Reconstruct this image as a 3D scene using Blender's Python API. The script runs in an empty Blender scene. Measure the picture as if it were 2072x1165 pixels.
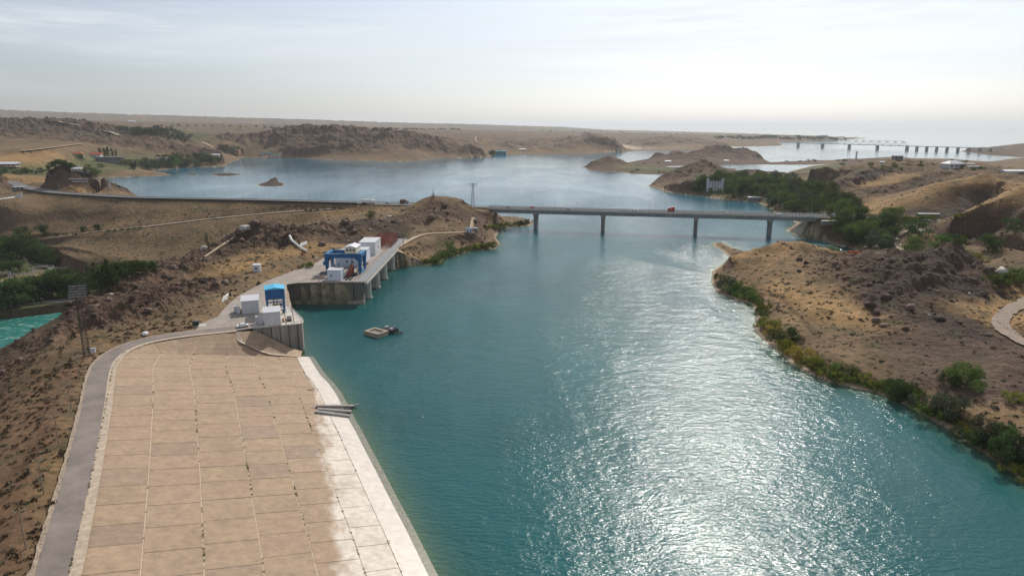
import bpy, math, random
import numpy as np
from mathutils import Vector
random.seed(7); rng = np.random.default_rng(11)
R = math.radians
SC = bpy.context.scene
COL = SC.collection

# ------------------------------------------------------------------ camera, sky, sun, exposure
H = 85.0                                   # camera height above the reservoir
F = 1381.0                                 # focal length in photo pixels (2072 wide)
PITCH = math.atan((582.5 - 256) / F)
cam = bpy.data.cameras.new("camera"); cam.sensor_width = 36; cam.lens = 36 * F / 2072
cam.clip_start = 1; cam.clip_end = 250000
camo = bpy.data.objects.new("camera", cam); COL.objects.link(camo)
camo.location = (0, 0, H); camo.rotation_euler = (math.pi / 2 - PITCH, 0, 0)
SC.camera = camo
SUN_EL, SUN_AZ = R(40), R(20)              # the sun stands ahead and to the right
w = bpy.data.worlds.new("World"); SC.world = w; w.use_nodes = True
nt = w.node_tree; nt.nodes.clear(); N = nt.nodes.new; L = nt.links.new
sky = N('ShaderNodeTexSky'); sky.sky_type = 'NISHITA'; sky.sun_disc = False
sky.sun_elevation = SUN_EL; sky.sun_rotation = SUN_AZ
sky.air_density = 1.0; sky.dust_density = 2.2; sky.ozone_density = 3.0; sky.altitude = 500
tc = N('ShaderNodeTexCoord')
mp = N('ShaderNodeMapping'); mp.inputs['Rotation'].default_value = (0, R(-3), R(12)); mp.inputs['Scale'].default_value = (0.9, 2.2, 13)
L(tc.outputs['Generated'], mp.inputs[0])
n1 = N('ShaderNodeTexNoise'); n1.inputs['Scale'].default_value = 1.7; n1.inputs['Detail'].default_value = 7; n1.inputs['Roughness'].default_value = .55; n1.inputs['Distortion'].default_value = .5
L(mp.outputs[0], n1.inputs['Vector'])
r1 = N('ShaderNodeValToRGB'); r1.color_ramp.elements[0].position = .44; r1.color_ramp.elements[1].position = .64
L(n1.outputs[0], r1.inputs[0])
sp = N('ShaderNodeSeparateXYZ'); L(tc.outputs['Generated'], sp.inputs[0])
band = N('ShaderNodeMapRange'); band.inputs[1].default_value = .02; band.inputs[2].default_value = .14; L(sp.outputs[2], band.inputs[0])
mul = N('ShaderNodeMath'); mul.operation = 'MULTIPLY'; L(r1.outputs[0], mul.inputs[0]); L(band.outputs[0], mul.inputs[1])
def smath(op, a, b_):
    x = N('ShaderNodeMath'); x.operation = op
    for k_, q_ in enumerate((a, b_)):
        if isinstance(q_, (int, float)): x.inputs[k_].default_value = q_
        else: L(q_, x.inputs[k_])
    return x.outputs[0]
# a long thin veil of cirrus lying across the view, rising to the right
cd = smath('DIVIDE', smath('SUBTRACT', smath('SUBTRACT', sp.outputs[2], .133), smath('MULTIPLY', sp.outputs[0], .035)), .021)
veil = smath('POWER', 2.718, smath('MULTIPLY', smath('MULTIPLY', cd, cd), -1.0))
n2 = N('ShaderNodeTexNoise'); n2.inputs['Scale'].default_value = 5.5; n2.inputs['Detail'].default_value = 6; n2.inputs['Roughness'].default_value = .6; L(mp.outputs[0], n2.inputs['Vector'])
r2 = N('ShaderNodeMapRange'); r2.inputs[1].default_value = .36; r2.inputs[2].default_value = .62; L(n2.outputs[0], r2.inputs[0])
veil = smath('MULTIPLY', veil, r2.outputs[0]); cl_ = smath('MAXIMUM', mul.outputs[0], smath('MULTIPLY', veil, 1.0))
mul2 = N('ShaderNodeMath'); mul2.operation = 'MULTIPLY'; mul2.inputs[1].default_value = .75; L(cl_, mul2.inputs[0])
hs = N('ShaderNodeHueSaturation'); hs.inputs['Saturation'].default_value = .5; L(sky.outputs[0], hs.inputs['Color'])
mixc = N('ShaderNodeMix'); mixc.data_type = 'RGBA'; L(mul2.outputs[0], mixc.inputs[0]); L(hs.outputs[0], mixc.inputs[6]); mixc.inputs[7].default_value = (8.4, 8.5, 8.5, 1)
tn = N('ShaderNodeMix'); tn.data_type = 'RGBA'; tn.blend_type = 'MULTIPLY'; tn.inputs[0].default_value = 1; tn.inputs[7].default_value = (.97, 1.0, 1.045, 1); L(mixc.outputs[2], tn.inputs[6])
bg = N('ShaderNodeBackground'); bg.inputs[1].default_value = .099; L(tn.outputs[2], bg.inputs[0])
wo = N('ShaderNodeOutputWorld'); L(bg.outputs[0], wo.inputs[0])
sl = bpy.data.lights.new("sun", 'SUN'); sl.energy = 3.9; sl.angle = R(.53); sl.color = (1, .95, .87)
so = bpy.data.objects.new("sun", sl); COL.objects.link(so)
sd = Vector((math.sin(SUN_AZ) * math.cos(SUN_EL), math.cos(SUN_AZ) * math.cos(SUN_EL), math.sin(SUN_EL)))
so.rotation_euler = sd.to_track_quat('Z', 'Y').to_euler(); so.location = sd * 500
vs = SC.view_settings; vs.view_transform = 'Standard'; vs.look = 'None'; vs.exposure = 0.05; vs.gamma = 1
cy = SC.cycles if hasattr(SC, 'cycles') else None
if cy:
    cy.max_bounces = 6; cy.diffuse_bounces = 2; cy.glossy_bounces = 3; cy.transmission_bounces = 3; cy.transparent_max_bounces = 4; cy.volume_bounces = 0
    cy.sample_clamp_indirect = 4; cy.sample_clamp_direct = 0; cy.use_denoising = True; cy.caustics_reflective = False; cy.caustics_refractive = False

# ------------------------------------------------------------------ pixel <-> world
cP, sP = math.cos(PITCH), math.sin(PITCH)
def ray(px, py):
    a = (px - 1036) / F; b = (582.5 - py) / F
    return a, cP + b * sP, -sP + b * cP
def G(px, py, z=0.0):                      # where the sight line meets the height z
    x, y, v = ray(px, py); t = (z - H) / v
    return (x * t, y * t, z)
def D(px, py, Y):                          # where the sight line is Y metres out
    x, y, v = ray(px, py); t = Y / y
    return (x * t, Y, H + v * t)
def P2(p): return ('w', p[0], p[1])

# ------------------------------------------------------------------ shorelines (plan polygons, z = 0)
def plan(pts):
    return np.array([(p[1], p[2]) if p[0] == 'w' else G(p[0], p[1])[:2] for p in pts])
W = lambda x, y: ('w', x, y)
SH_M = [W(60, -60), W(20, 20), W(8, 66), (880,1165),(835,1075),(800,1010),(770,952),(745,905),(728,872),(715,850),(700,820),(688,797),(672,775),(655,758),(640,748),(625,735),(606,712),
  (604,703),(594,660),(587,632),(581,616),(600,614),(640,615),(700,615),W(-79,326),W(-79,350),W(-79,400),W(-79,456),(786,543),(800,541),(820,540),(845,537),(858,537),(873,535),(890,532),(900,523),(926,516),(952,508),(980,506),(1001,503),
  (1012,493),(1003,481),(1008,473),(1008,464),(1031,460),(1055,459),(1072,457),(1080,451),(1070,444),(1040,438),(980,437),(850,439),(700,433),(600,430),(400,422),(320,412),(290,404),(276,399),(262,391),(250,388),(245,384),(230,371),(210,366),(188,363),(203,360.5),
  (260,357.5),(300,357),(329,356),(348,354),(326,349),(305,345.5),(320,344),(337,343),(363,340),(397,338.5),(425,338),(451,337),(460,332),(470,327),(480,324.5),(487,320),(497,318),(507,319),(520,319.3),(560,319.7),(611,320),(644,322),(690,324),(732,325),(780,326.5),(822,326.7),
  (855,325),(886,320),(940,319.5),(989,318.5),(996,314),(1020,313.3),(1046,313),(1097,311.5),(1140,311.5),(1187,311),(1226,307.5),(1280,306),(1300,304),(1329,304),(1355,305),(1432,305),(1491,303),(1478,297),(1540,296),(1579,295),(1586,291.5),(1572,288.5),(1620,286),(1669,285),(1720,282.5),(1767,280),
  (1720,277.5),(1600,273),(1450,268),(1300,264),(1150,261),(1080,259.3), W(-2000,60000), W(-90000,90000), W(-90000,-60)]
SH_R = [W(220,-60), (2500,1210),(2200,1045),(2072,974),(2014,932),(1962,898),(1934,878),(1885,850),(1835,820),(1798,804),(1755,791),(1712,782),(1668,770),(1631,753),(1606,739),(1585,720),(1563,702),(1529,674),(1527,658),(1531,640),(1529,629),(1521,616),(1495,607.5),(1453,593),
  (1441,576),(1439,560),(1441,547),(1458,538),(1475,531),(1474,518),(1460,506),(1443,498),(1444,491),(1462,490),(1485,503),(1521,512),(1600,520),(1680,521),(1707,521),(1735,510),(1725,503),(1707,501),(1668,487.5),(1648,485),(1616,479),(1598,469.5),(1590,466),(1602,459),(1612,452),
  (1600,444),(1580,436),(1564,428),(1556,419),(1535,410.5),(1492,406),(1450,401.5),(1407,396),(1375,393),(1344,387),(1337,382),(1310,376.5),(1322,371),(1340,366),(1400,361),(1470,359),(1540,357),(1570,361),(1592,360),(1599,354.5),(1592,349),(1617,342),(1648,335),(1690,331),
  (1690,323),(1746,321),(1790,318),(1818,317),(1849,320.5),(1926,322),(1980,326),(2003,327),(2040,322),(2072,318.5),(2180,316), W(60000,4000), W(60000,-60)]
SH_I = [(1700,331),(1640,333.5),(1540,333),(1453,334.5),(1395,335.2),(1347,336.3),(1352,338),(1388,339),(1457,340.6),(1492,341.3),(1489,344.5),(1469,346.3),(1420,350),(1353,353.7),(1314,352.8),(1278,351.8),(1256,348.3),(1220,347),(1195,345.3),(1183,339.3),(1174,338.2),(1185,336.2),
  (1230,333),(1268,331),(1270,329),(1290,325),(1320,320),(1400,316),(1480,315),(1545,321),(1553,326),(1560,328.5),(1590,327),(1640,325),(1720,323.5),(1760,322)]
SH_F = [(1940,306.3),(1978,311),(2004,314.6),(2066,318.3),(2110,318), W(60000,3300), W(60000,9000), (2300,293),(2072,300),(2000,302),(1960,303.5)]
SH_S = [(520,374),(527,377),(550,378),(574,376),(576,371),(560,368),(535,369)]
SH_T = [(424,353.5),(440,356),(465,356.5),(492,353),(470,350.5),(445,350.5)]
SH_U = [(378,354),(390,356),(402,354),(390,352)]
POLYS = [plan(p) for p in (SH_M, SH_R, SH_I, SH_F, SH_S, SH_T, SH_U)]

# ------------------------------------------------------------------ breaklines of the terrain: (type, roughness metres, points with heights)
TYPES = dict(s=(.150,.099,.056), d=(.25,.152,.066), r=(.108,.068,.047), g=(.108,.072,.052), p=(.46,.36,.26), v=(.080,.088,.036), m=(.138, .100, .072), k=(.066,.045,.034), b=(.150,.086,.050))
TK = list(TYPES)
FE = []
def fG(t, amp, pts): FE.append((t, amp, np.array([G(*p) for p in pts])))
def fD(t, amp, pts): FE.append((t, amp, np.array([D(*p) for p in pts])))
def fW(t, amp, pts): FE.append((t, amp, np.array(pts, float)))
for i, pl in enumerate(POLYS):
    c = np.vstack([pl, pl[:1]]); FE.append(('ssrrkkk'[i], .0, np.column_stack([c, np.full(len(c), .25)])))
# near dam: crest, downstream face, rocky shoulder
fW('s', .3, [(-66,62,11),(-82,101,11),(-101,136,11),(-118,171,11),(-134,205,11)])
fW('b', .3, [(-70,60,10.6),(-86,100,10.6),(-105,136,10.6),(-122,171,10.6),(-139,207,10.6)])
fW('b', .8, [(-118,50,-10),(-135,90,-10),(-154,128,-10),(-172,165,-10),(-190,205,-8)])
fW('b', .6, [(-180,30,-34),(-205,90,-34),(-222,150,-34),(-240,210,-33)])
fD('r', 1.0, [(-120,780,235),(0,728,245),(45,688,255),(90,672,262),(140,652,268),(162,638,272)])
fD('r', 3.4, [(178,620,285),(230,592,312),(262,575,325),(290,566,335),(335,548,360),(400,536,385),(440,520,405)])
fG('s', .8, [(200,712,11),(240,690,11),(300,672,11.2),(360,655,11.3),(410,640,11.3),(450,622,11.5)])
fD('r', 4.6, [(220,660,255),(270,640,268),(330,625,285),(380,608,300),(430,595,320)])
fG('s', .8, [(470,595,11.5),(520,560,11.8),(580,535,12),(610,520,12)])
fD('r', 5, [(470,505,440),(505,478,455),(530,468,455),(560,478,440),(575,500,425)])
fG('d', .8, [(480,545,12),(520,530,12),(570,515,12),(600,520,11.5)])
fD('r', 4.5, [(590,480,455),(630,470,462),(660,466,468),(690,468,475)])
fD('k', 1.2, [(692,470,478),(720,453,482),(745,448,485),(770,452,485),(788,470,480)])
fG('k', .6, [(690,492,11.5),(720,490,11.5),(760,489,11.5),(788,486,11.5)])
fG('d', .3, [(640,505,11.2),(680,500,11.2)])
# downstream valley floor and far bank
fG('s', .4, [(-100,518,-27),(0,515,-26),(100,512,-20.4),(180,520,-19.6)])
fG('v', .5, [(-300,640,-32),(0,628,-31.5),(80,619,-31.5),(160,612,-31.5)])
fG('v', .5, [(-300,590,-32),(0,590,-32),(60,585,-32),(140,578,-31.5),(190,580,-31)])
fG('v', .5, [(-200,540,-28),(0,540,-28),(100,545,-28.5),(180,560,-29),(240,560,-27),(310,548,-23)])
fG('s', .4, [(60,500,-20.5),(130,497,-15.4),(250,520,-17.7),(350,530,-18.7),(430,525,-16.6),(500,490,-7.6),(560,468,-1.1),(650,445,6.5),(735,428,11.9)])
fG('s', .4, [(-120,505,-26),(0,497,-22.3),(60,486,-16.5),(130,477,-10),(200,468,-5.5),(300,458,-.7),(430,442,5.1),(560,430,9.8),(640,424.5,12.5),(700,421.5,13.7)])
fG('s', .3, [(-150,380,14.5),(45,391,14.5),(75,395,14.5),(100,398.5,14.5),(150,402,14.5),(260,408,14.5),(400,411.5,14.5),(520,413.5,14.5),(640,418,14.5),(735,419.5,14.5),(830,421,14.5)])
fW('s', .2, [(-560,790,17),(-474,722,17),(-367,674,17),(-236,652,17),(-133,626,17),(-82,619,17),(-22,592,17)])
fG('s',.3,[(-100,404,16),(0,404,15.5),(35,402,15)])
# hill between dam and bridge
fD('s', 1.2, [(815,425,560),(850,407,562),(876,399,563),(905,400.5,563),(935,406,565),(950,417,568)])
fG('s', .6, [(800,505,11),(825,490,11),(860,473,11),(905,471,11),(952,470,10.5)])
fD('s', .6, [(955,425,572),(990,428,574),(1020,436,574)])
fD('r', 2.2, [(840,440,520),(890,430,525),(930,437,525)])
fG('s', .5, [(740,445,14),(780,440,15),(810,432,15.5)])
fG('d', .4, [(790,505,10.5),(810,508,10),(840,520,5)])
# north-west shore: knob, bay, bluffs, plateau
fD('k', 5.0, [(60,392,745),(78,380,760),(100,352,770),(130,337,772),(158,345,772),(190,366,768),(215,374,765),(238,383,765)])
fG('d', .4, [(110,394,15),(180,394,13),(235,394,8)])
fD('r', 4, [(-120,330,800),(-40,345,800),(0,354,800),(16,372,795),(28,392,785)])
fD('d', 1, [(30,362,860),(60,368,850),(75,376,840)])
fG('v', 1, [(0,350,22),(60,352,20),(120,348,18),(180,345,12),(220,338,12)])
fG('d', 1.5, [(-100,322,40),(0,320,40),(60,318,38),(110,312,38)])
fG('s', 1.5, [(40,304,48),(100,298,48),(172,290,50)])
fD('r', 14, [(-200,252,2000),(0,256,2050),(60,255,2060),(110,253,2080),(160,262,2050),(200,268,2020)])
fG('v', 2, [(160,334,18),(230,326,18),(300,328,14),(380,328,12),(440,330,8)])
fD('r', 9, [(215,300,1600),(258,298,1640),(300,284,1660),(340,300,1650),(400,309,1640),(450,318,1600)])
fD('k', 10, [(240,282,1950),(270,270,1960),(315,267,1970),(335,282,1940)])
fD('v', 4, [(330,266,2250),(370,275,2200),(390,290,2050)])
fD('m', 3, [(200,250,2400),(300,258,2400),(420,268,2400),(520,270,2350)])
fD('s', 8, [(430,290,2050),(470,300,1980)])
fD('r', 14, [(480,285,2150),(540,280,2120),(590,268,2130),(640,266,2130),(690,268,2130)])
fD('r', 10, [(600,300,1960),(650,300,1960),(700,296,1960),(730,275,2080),(790,271,2100),(830,278,2080),(850,292,2030),(900,295,2040),(930,300,2030),(975,306,2000)])
fG('r', 9, [(640,321,3),(700,322,5),(760,324,5),(830,325,5),(880,319,4),(940,317,4),(985,316,3)])
fD('m', 2, [(560,259,2800),(700,263,2700),(900,270,2650),(1010,274,2700),(1100,276,3000),(1250,277,3400)])
fD('m', 2, [(-300,239,3500),(0,241,3600),(300,247,3700),(600,253,3900),(900,262,4000),(1100,267,4300)])
fD('m', 5, [(-700,215,7000),(0,224,7000),(230,232,7400),(500,240,8000),(800,250,9200),(1000,256,11500)])
fD('m', 9, [(1090,304,2380),(1130,294,2450),(1165,283,2500),(1205,275.5,2520),(1240,287,2480),(1270,302,2400)])
fD('m', 8, [(1300,301,2780),(1330,287,2850),(1352,281,2880),(1420,286,2880),(1470,297,2850)])
fG('p', 1, [(1258,298,8),(1290,302,4),(1320,302,4)])
fD('m', 3, [(1280,271,4300),(1450,275,4400),(1560,276,4500)])
fD('v', 2, [(1480,275.5,4600),(1600,274.5,4600),(1690,275.5,4500)])
fW('m', 3, [(-60000,40000,300),(-20000,40000,200),(-6000,40000,60)])
# right bank: near hill with its rocky peak
fD('d', 2.0, [(1480,525,400),(1535,512,412),(1575,499,418),(1603,492,420),(1635,498,418),(1665,512,410)])
fD('k', 5, [(1845,560,320),(1890,568,320),(1930,574,320),(1968,586,314)])
fG('k', 2.5, [(1850,602,9),(1900,592,10),(1950,594,9.5),(1985,612,8.5)])
fD('r', 2.4, [(1690,526,400),(1735,515,395),(1770,514,390),(1805,510,385),(1840,522,372)])
fD('k', 5.5, [(1862,530,352),(1890,515,345),(1910,513,343),(1935,522,340),(1955,545,335)])
fD('k', 3.5, [(1905,540,330),(1862,567,312),(1820,592,300),(1779,622,288)])
fD('r', 2.0, [(1960,560,322),(2000,590,312),(2040,614,304)])
fG('d', 1.0, [(1560,590,6),(1640,610,7),(1700,640,7.5)])
fG('s', .8, [(1545,610,3),(1590,650,3.5),(1640,690,4),(1720,740,4.5)])
fG('k', 1.4, [(1880,640,9.5),(1920,660,9),(1960,690,8.5)])
fG('g', .9, [(1880,715,7),(1950,710,8),(2072,720,8.5),(2200,740,9)])
fG('g', .7, [(1860,770,5),(1960,790,5.5),(2072,800,6),(2300,840,7)])
fG('s', .5, [(1900,820,3.5),(1990,850,4),(2090,880,4.5),(2300,950,5)])
fG('d', .5, [(2000,640,8),(2060,600,8.5),(2120,590,9)])
fG('s', .6, [(1790,520,9),(1850,500,10),(1960,540,10),(2072,560,10)])
# right bank: quarry and hills
fD('s', 4.5, [(1640,345,860),(1700,350,840),(1740,340,850),(1800,333,860),(1835,330,870),(1880,337,860),(1930,342,850),(1980,338,880)])
fD('k', 4, [(1700,374,700),(1745,362,720),(1775,350,760)])
fD('r', 4, [(1810,397,640),(1850,380,680),(1885,364,720)])
fD('d', 1.5, [(1690,375,740),(1740,380,700),(1800,370,700),(1850,358,720)])
fD('d', .8, [(1755,430,575),(1800,412,580),(1850,393,585),(1900,372,588),(1950,366,588),(2000,351,592),(2040,372,585),(2060,385,575)])
fG('k', .8, [(1770,441,15),(1840,443,15),(1900,443,15),(1945,441,15.5),(1990,430,17)])
fD('d', 1.2, [(1880,470,448),(1925,446,454),(1985,420,460),(2040,398,466),(2072,378,472),(2150,345,480)])
fG('k', .8, [(1885,480,11),(1930,488,10.5),(1990,490,11),(2030,491,11.5)])
fG('g', .8, [(2072,492,13),(2200,480,16)])
fD('g', 1.5, [(2030,470,425),(2072,430,430),(2130,400,440)])
fG('v', .5, [(1700,452,13),(1740,470,9),(1760,490,7),(1790,500,8)])
fG('v', .6, [(1420,392,2),(1480,398,3),(1540,400,4),(1600,415,7),(1660,428,11),(1710,432,14)])
fD('r', 4, [(1318,374,1010),(1340,363,1030),(1380,344,1060),(1405,333,1080),(1421,328,1085),(1440,334,1085),(1462,347,1070)])
fD('r', 3, [(1470,352,1050),(1500,350,1060),(1530,345,1070),(1548,354,1060),(1570,352,1070),(1600,358,1040)])
fD('v', 1, [(1470,372,960),(1540,372,940),(1600,375,900),(1660,385,820)])
# islands and far strips
fD('r', 4, [(1184,337.5,1470),(1210,328,1480),(1232,319,1490),(1250,326,1490),(1268,334,1480)])
fG('v', .5, [(1290,341,2),(1330,343,2),(1380,344,2)])
fD('r', 9, [(1300,323,1850),(1330,317,1900),(1350,319,1900),(1370,314,1920),(1390,309,1940),(1410,311,1940),(1425,304,1950),(1450,304,1950),(1475,309,1940),(1520,315,1900),(1546,322,1830)])
fD('r', 3, [(1562,324,1800),(1600,322,1850),(1640,317,1880),(1660,320,1880),(1680,317,1880),(1712,321,1850)])
fD('m', 3, [(1750,318,1950),(1775,312.5,2000),(1805,316,2000),(1850,318,1950),(1900,320.5,1900),(1960,324,1800),(2000,323,1750)])
fD('v', 1, [(1620,345,1300),(1660,337,1400),(1700,332,1500)])
fG('r', 3, [(1345,376,5),(1380,374,11),(1410,368,15)])
fD('k', 2, [(1720,344,1060),(1760,332,1080),(1800,328,1100)])
fG('s', .8, [(1850,335,9),(1950,338,9),(2072,340,10),(2200,340,12)])
fG('s', .6, [(1960,352,11),(2072,356,12),(2200,360,14)])
fD('m', 4, [(1960,304,2480),(2000,301,2500),(2042,294.5,2520),(2090,293,2550),(2200,292,2600)])
fD('k', 3, [(524,373,1075),(540,364,1080),(556,357.5,1082),(572,364,1078)])
fD('r', 1.5, [(435,352.5,1295),(455,347.5,1300),(475,350.5,1300)])
fD('r', .8, [(384,353,1290),(392,351,1292)])

# ------------------------------------------------------------------ roads and tracks: name, width, material, points with heights (or None: on the ground)
def GP(*pts): return np.array([G(*p) for p in pts])
ROADS = {
 'crest_road': (5.3, 'asphalt', np.array([(-46,20,11),(-63,65,11),(-77.8,101,11),(-95,136,11),(-113,171.5,11),(-126,196,11),(-131.5,208,11),(-134,218,11),(-133,228,11),(-128,235,11),(-119,241,11),(-110,244.5,11),(-104,247,11)])),
 'berm_road': (5.5, 'track', GP((-120,507,-26),(-40,501,-24),(0,497,-22.3),(60,486,-16.5),(130,477,-10),(200,468,-5.5),(300,458,-.7),(430,442,5.1),(560,430,9.8),(640,424.5,12.5),(700,421.5,13.7))),
 'valley_road': (8, 'track', GP((-150,500,-25),(0,508,-26),(30,518,-28),(70,530,-30),(115,545,-28.5),(180,566,-29.5),(230,590,-30))),
 'hill_track': (3.2, 'dust', GP((768,507,11),(800,503,11),(820,491,11),(840,480,11),(862,473,11),(900,471,11),(948,469.5,10.8))),
 'side_track': (2.2, 'dust', GP((800,505,10.8),(815,511,9.5),(835,520,6))),
 'mast_track': (2.6, 'dust', GP((952,466,11),(955,452,14),(958,440,17))),
 'quarry_road': (7, 'track', GP((1790,447,15),(1835,448,15),(1850,455,14.5),(1862,467,13.5),(1885,481,12),(1920,491,11.3),(1965,500,11),(2010,508,11),(2072,518,11),(2160,535,11))),
 'yard_track': (5, 'dust', GP((1845,450,14.8),(1835,462,13),(1822,473,11),(1808,478,9.5),(1812,490,9),(1830,510,9),(1850,522,9))),
 'bank_track': (6.0, 'dirt', GP((2200,560,9.5),(2110,590,9),(2072,612,8.5),(2040,628,8.2),(2022,648,8),(2030,668,8),(2072,692,8.2),(2160,730,8.6))),
 'highway': (13, 'asphalt2', np.array([(-620,850,19),(-536,764,17.3),(-474,714,17.3),(-367,666,17.3),(-236,644,17.3),(-133,620,17.3),(-82,611,17.3),(-45,595,17.3),(-20,587.4,17.3)])),
 'highway_east': (13, 'asphalt2', np.array([(243,530.3,17.3),(270,523.5,16.8),(300,516,16),(330,517,15.4),(365,522,15.2),(420,528,16)])),
}

# ------------------------------------------------------------------ numeric helpers
def resample(p, step):
    p = np.asarray(p, float); d = np.r_[0, np.cumsum(np.linalg.norm(np.diff(p[:, :2], axis=0), axis=1))]
    # Catmull-Rom style smoothing by cubic through chord length
    n = max(2, int(d[-1] / step) + 1); t = np.linspace(0, d[-1], n)
    q = np.column_stack([np.interp(t, d, p[:, k]) for k in range(p.shape[1])])
    k = max(1, int(.35 * np.median(np.diff(d)) / step))
    if k > 1 and len(q) > 2 * k:
        pad = np.vstack([2 * q[0] - q[k:0:-1], q, 2 * q[-1] - q[-2:-k - 2:-1]])
        ker = np.ones(2 * k + 1) / (2 * k + 1)
        q = np.column_stack([np.convolve(pad[:, c], ker, 'valid') for c in range(q.shape[1])])
    return q
def polydist(X, Y, pts, closed=False):
    """distance to a polyline and the interpolated third coordinate"""
    best = np.full(X.shape, 1e12, np.float32); zb = np.zeros(X.shape, np.float32)
    P = np.asarray(pts, float)
    for a, b in zip(P[:-1], P[1:]):
        ax, ay = a[0], a[1]; dx, dy = b[0] - ax, b[1] - ay; l2 = dx * dx + dy * dy + 1e-9
        t = np.clip(((X - ax) * dx + (Y - ay) * dy) / l2, 0, 1)
        d2 = (X - ax - t * dx) ** 2 + (Y - ay - t * dy) ** 2
        m = d2 < best
        best = np.where(m, d2, best); zb = np.where(m, a[2] + t * (b[2] - a[2]), zb)
    return np.sqrt(best), zb
def inside(X, Y, poly):
    r = np.zeros(X.shape, bool); n = len(poly)
    for i in range(n):
        x1, y1 = poly[i]; x2, y2 = poly[(i + 1) % n]
        if y1 == y2: continue
        c = ((y1 > Y) != (y2 > Y)) & (X < (x2 - x1) * (Y - y1) / (y2 - y1) + x1)
        r ^= c
    return r
_perm = rng.permutation(512); _perm = np.r_[_perm, _perm, _perm, _perm]
_ga = rng.uniform(0, 2 * np.pi, 512); _gx, _gy = np.cos(_ga).astype(np.float32), np.sin(_ga).astype(np.float32)
def perlin(x, y):
    xi = np.floor(x).astype(np.int64); yi = np.floor(y).astype(np.int64)
    fx = (x - xi).astype(np.float32); fy = (y - yi).astype(np.float32); xi &= 511; yi &= 511
    u = fx * fx * fx * (fx * (fx * 6 - 15) + 10); v = fy * fy * fy * (fy * (fy * 6 - 15) + 10)
    def g(ix, iy, dx, dy):
        h = _perm[_perm[ix & 511] + (iy & 511)]
        return _gx[h] * dx + _gy[h] * dy
    a = g(xi, yi, fx, fy); b = g(xi + 1, yi, fx - 1, fy); c = g(xi, yi + 1, fx, fy - 1); d = g(xi + 1, yi + 1, fx - 1, fy - 1)
    return (a + u * (b - a)) * (1 - v) + (c + u * (d - c)) * v
def fbm(x, y, wl, octv=5, gain=.5, ridged=False, off=0.0):
    s = 0; a = 1.0; f = 1.0 / wl; tot = 0
    for o in range(octv):
        n = perlin(x * f + 37.7 * o + off, y * f - 11.3 * o + off * .7)
        if ridged: n = 1 - 2.6 * np.abs(n)
        s = s + a * n; tot += a; a *= gain; f *= 2.03
    return s / tot
def smooth(a, b, x):
    t = np.clip((x - a) / (b - a), 0, 1); return t * t * (3 - 2 * t)

# ------------------------------------------------------------------ polar terrain grid (fine near, coarse far)
AZ = np.radians(np.linspace(-49, 50, 900))
RR = np.r_[np.geomspace(45, 3600, 820), np.geomspace(3680, 95000, 64)]
NA, NR = len(AZ), len(RR)
GX = (np.sin(AZ)[:, None] * RR[None]).astype(np.float32); GY = (np.cos(AZ)[:, None] * RR[None]).astype(np.float32)
def land_sdf(X, Y):
    sdf = np.full(X.shape, -1e9, np.float32)
    for pl in POLYS:
        c = np.column_stack([np.vstack([pl, pl[:1]]), np.zeros(len(pl) + 1)])
        d, _ = polydist(X, Y, c); sdf = np.maximum(sdf, np.where(inside(X, Y, pl), d, -d))
    return sdf
SDF = land_sdf(GX, GY)
num = np.zeros(GX.shape, np.float32); den = np.zeros(GX.shape, np.float32); amp = np.zeros(GX.shape, np.float32)
TW = np.zeros((len(TK),) + GX.shape, np.float32); DN = np.full(GX.shape, 1e9, np.float32); ZN = np.zeros(GX.shape, np.float32)
for t, am, pts in FE:
    d, z = polydist(GX, GY, pts)
    wgt = 1.0 / (d * d + 4.0) ** 1.6
    num += wgt * z; den += wgt; amp += wgt * am; TW[TK.index(t)] += wgt
    m = d < DN; DN = np.where(m, d, DN); ZN = np.where(m, z, ZN)
ZB = num / den; amp /= den; TW /= den
# membrane through the breaklines, coarse to fine, so that slopes between them run straight
cell = np.maximum(np.gradient(RR), RR * (AZ[1] - AZ[0]))[None] * np.ones((NA, 1))
zl = None
for s_, it in ((16, 1500), (8, 800), (4, 300), (2, 120), (1, 40)):
    z0 = ZB[::s_, ::s_]; fix = DN[::s_, ::s_] < .62 * s_ * cell[::s_, ::s_]; fv = ZN[::s_, ::s_]
    if zl is None: z_ = z0.copy()
    else:
        z_ = np.repeat(np.repeat(zl, 2, 0), 2, 1)[:z0.shape[0], :z0.shape[1]]
    z_ = np.where(fix, fv, z_)
    for _ in range(it):
        p_ = np.pad(z_, 1, mode='edge'); z_ = np.where(fix, fv, .25 * (p_[:-2, 1:-1] + p_[2:, 1:-1] + p_[1:-1, :-2] + p_[1:-1, 2:]))
    zl = z_
kb = smooth(3000, 4500, GY)
ZB = ZB * (.3 + .7 * kb) + zl * .7 * (1 - kb)
# roughness: ridged rock relief, finer near the camera
far = smooth(700, 1700, GY)
rk = fbm(GX, GY, 26, 6, .52, True) * (1 - far) + fbm(GX, GY, 110, 6, .55, True, 5.0) * far
sm = fbm(GX, GY, 34, 5, .5, False, 9.0) * (1 - far) + fbm(GX, GY, 160, 5, .5, False, 3.0) * far
shorefade = smooth(1.0, 14, SDF)
cr = fbm(GX, GY, 15, 4, .5, True, 43.0); cr2 = fbm(GX + 6 * sm, GY, 60, 5, .55, True, 47.0)
Z = ZB + (amp * (1.55 + .9 * far) * (rk - .22) + amp * .8 * sm + (1 - far) * amp * .7 * (np.abs(cr) ** .7 * np.sign(cr) - .1) + far * amp * .8 * (cr2 - .2)) * shorefade
Z = Z + (.35 * fbm(GX, GY, 11, 4, .55, True, 13.0) * smooth(.25, 1.2, amp) + .5 * fbm(GX, GY, 45, 3, .5, False, 17.0)) * shorefade * (1 - far)
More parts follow.
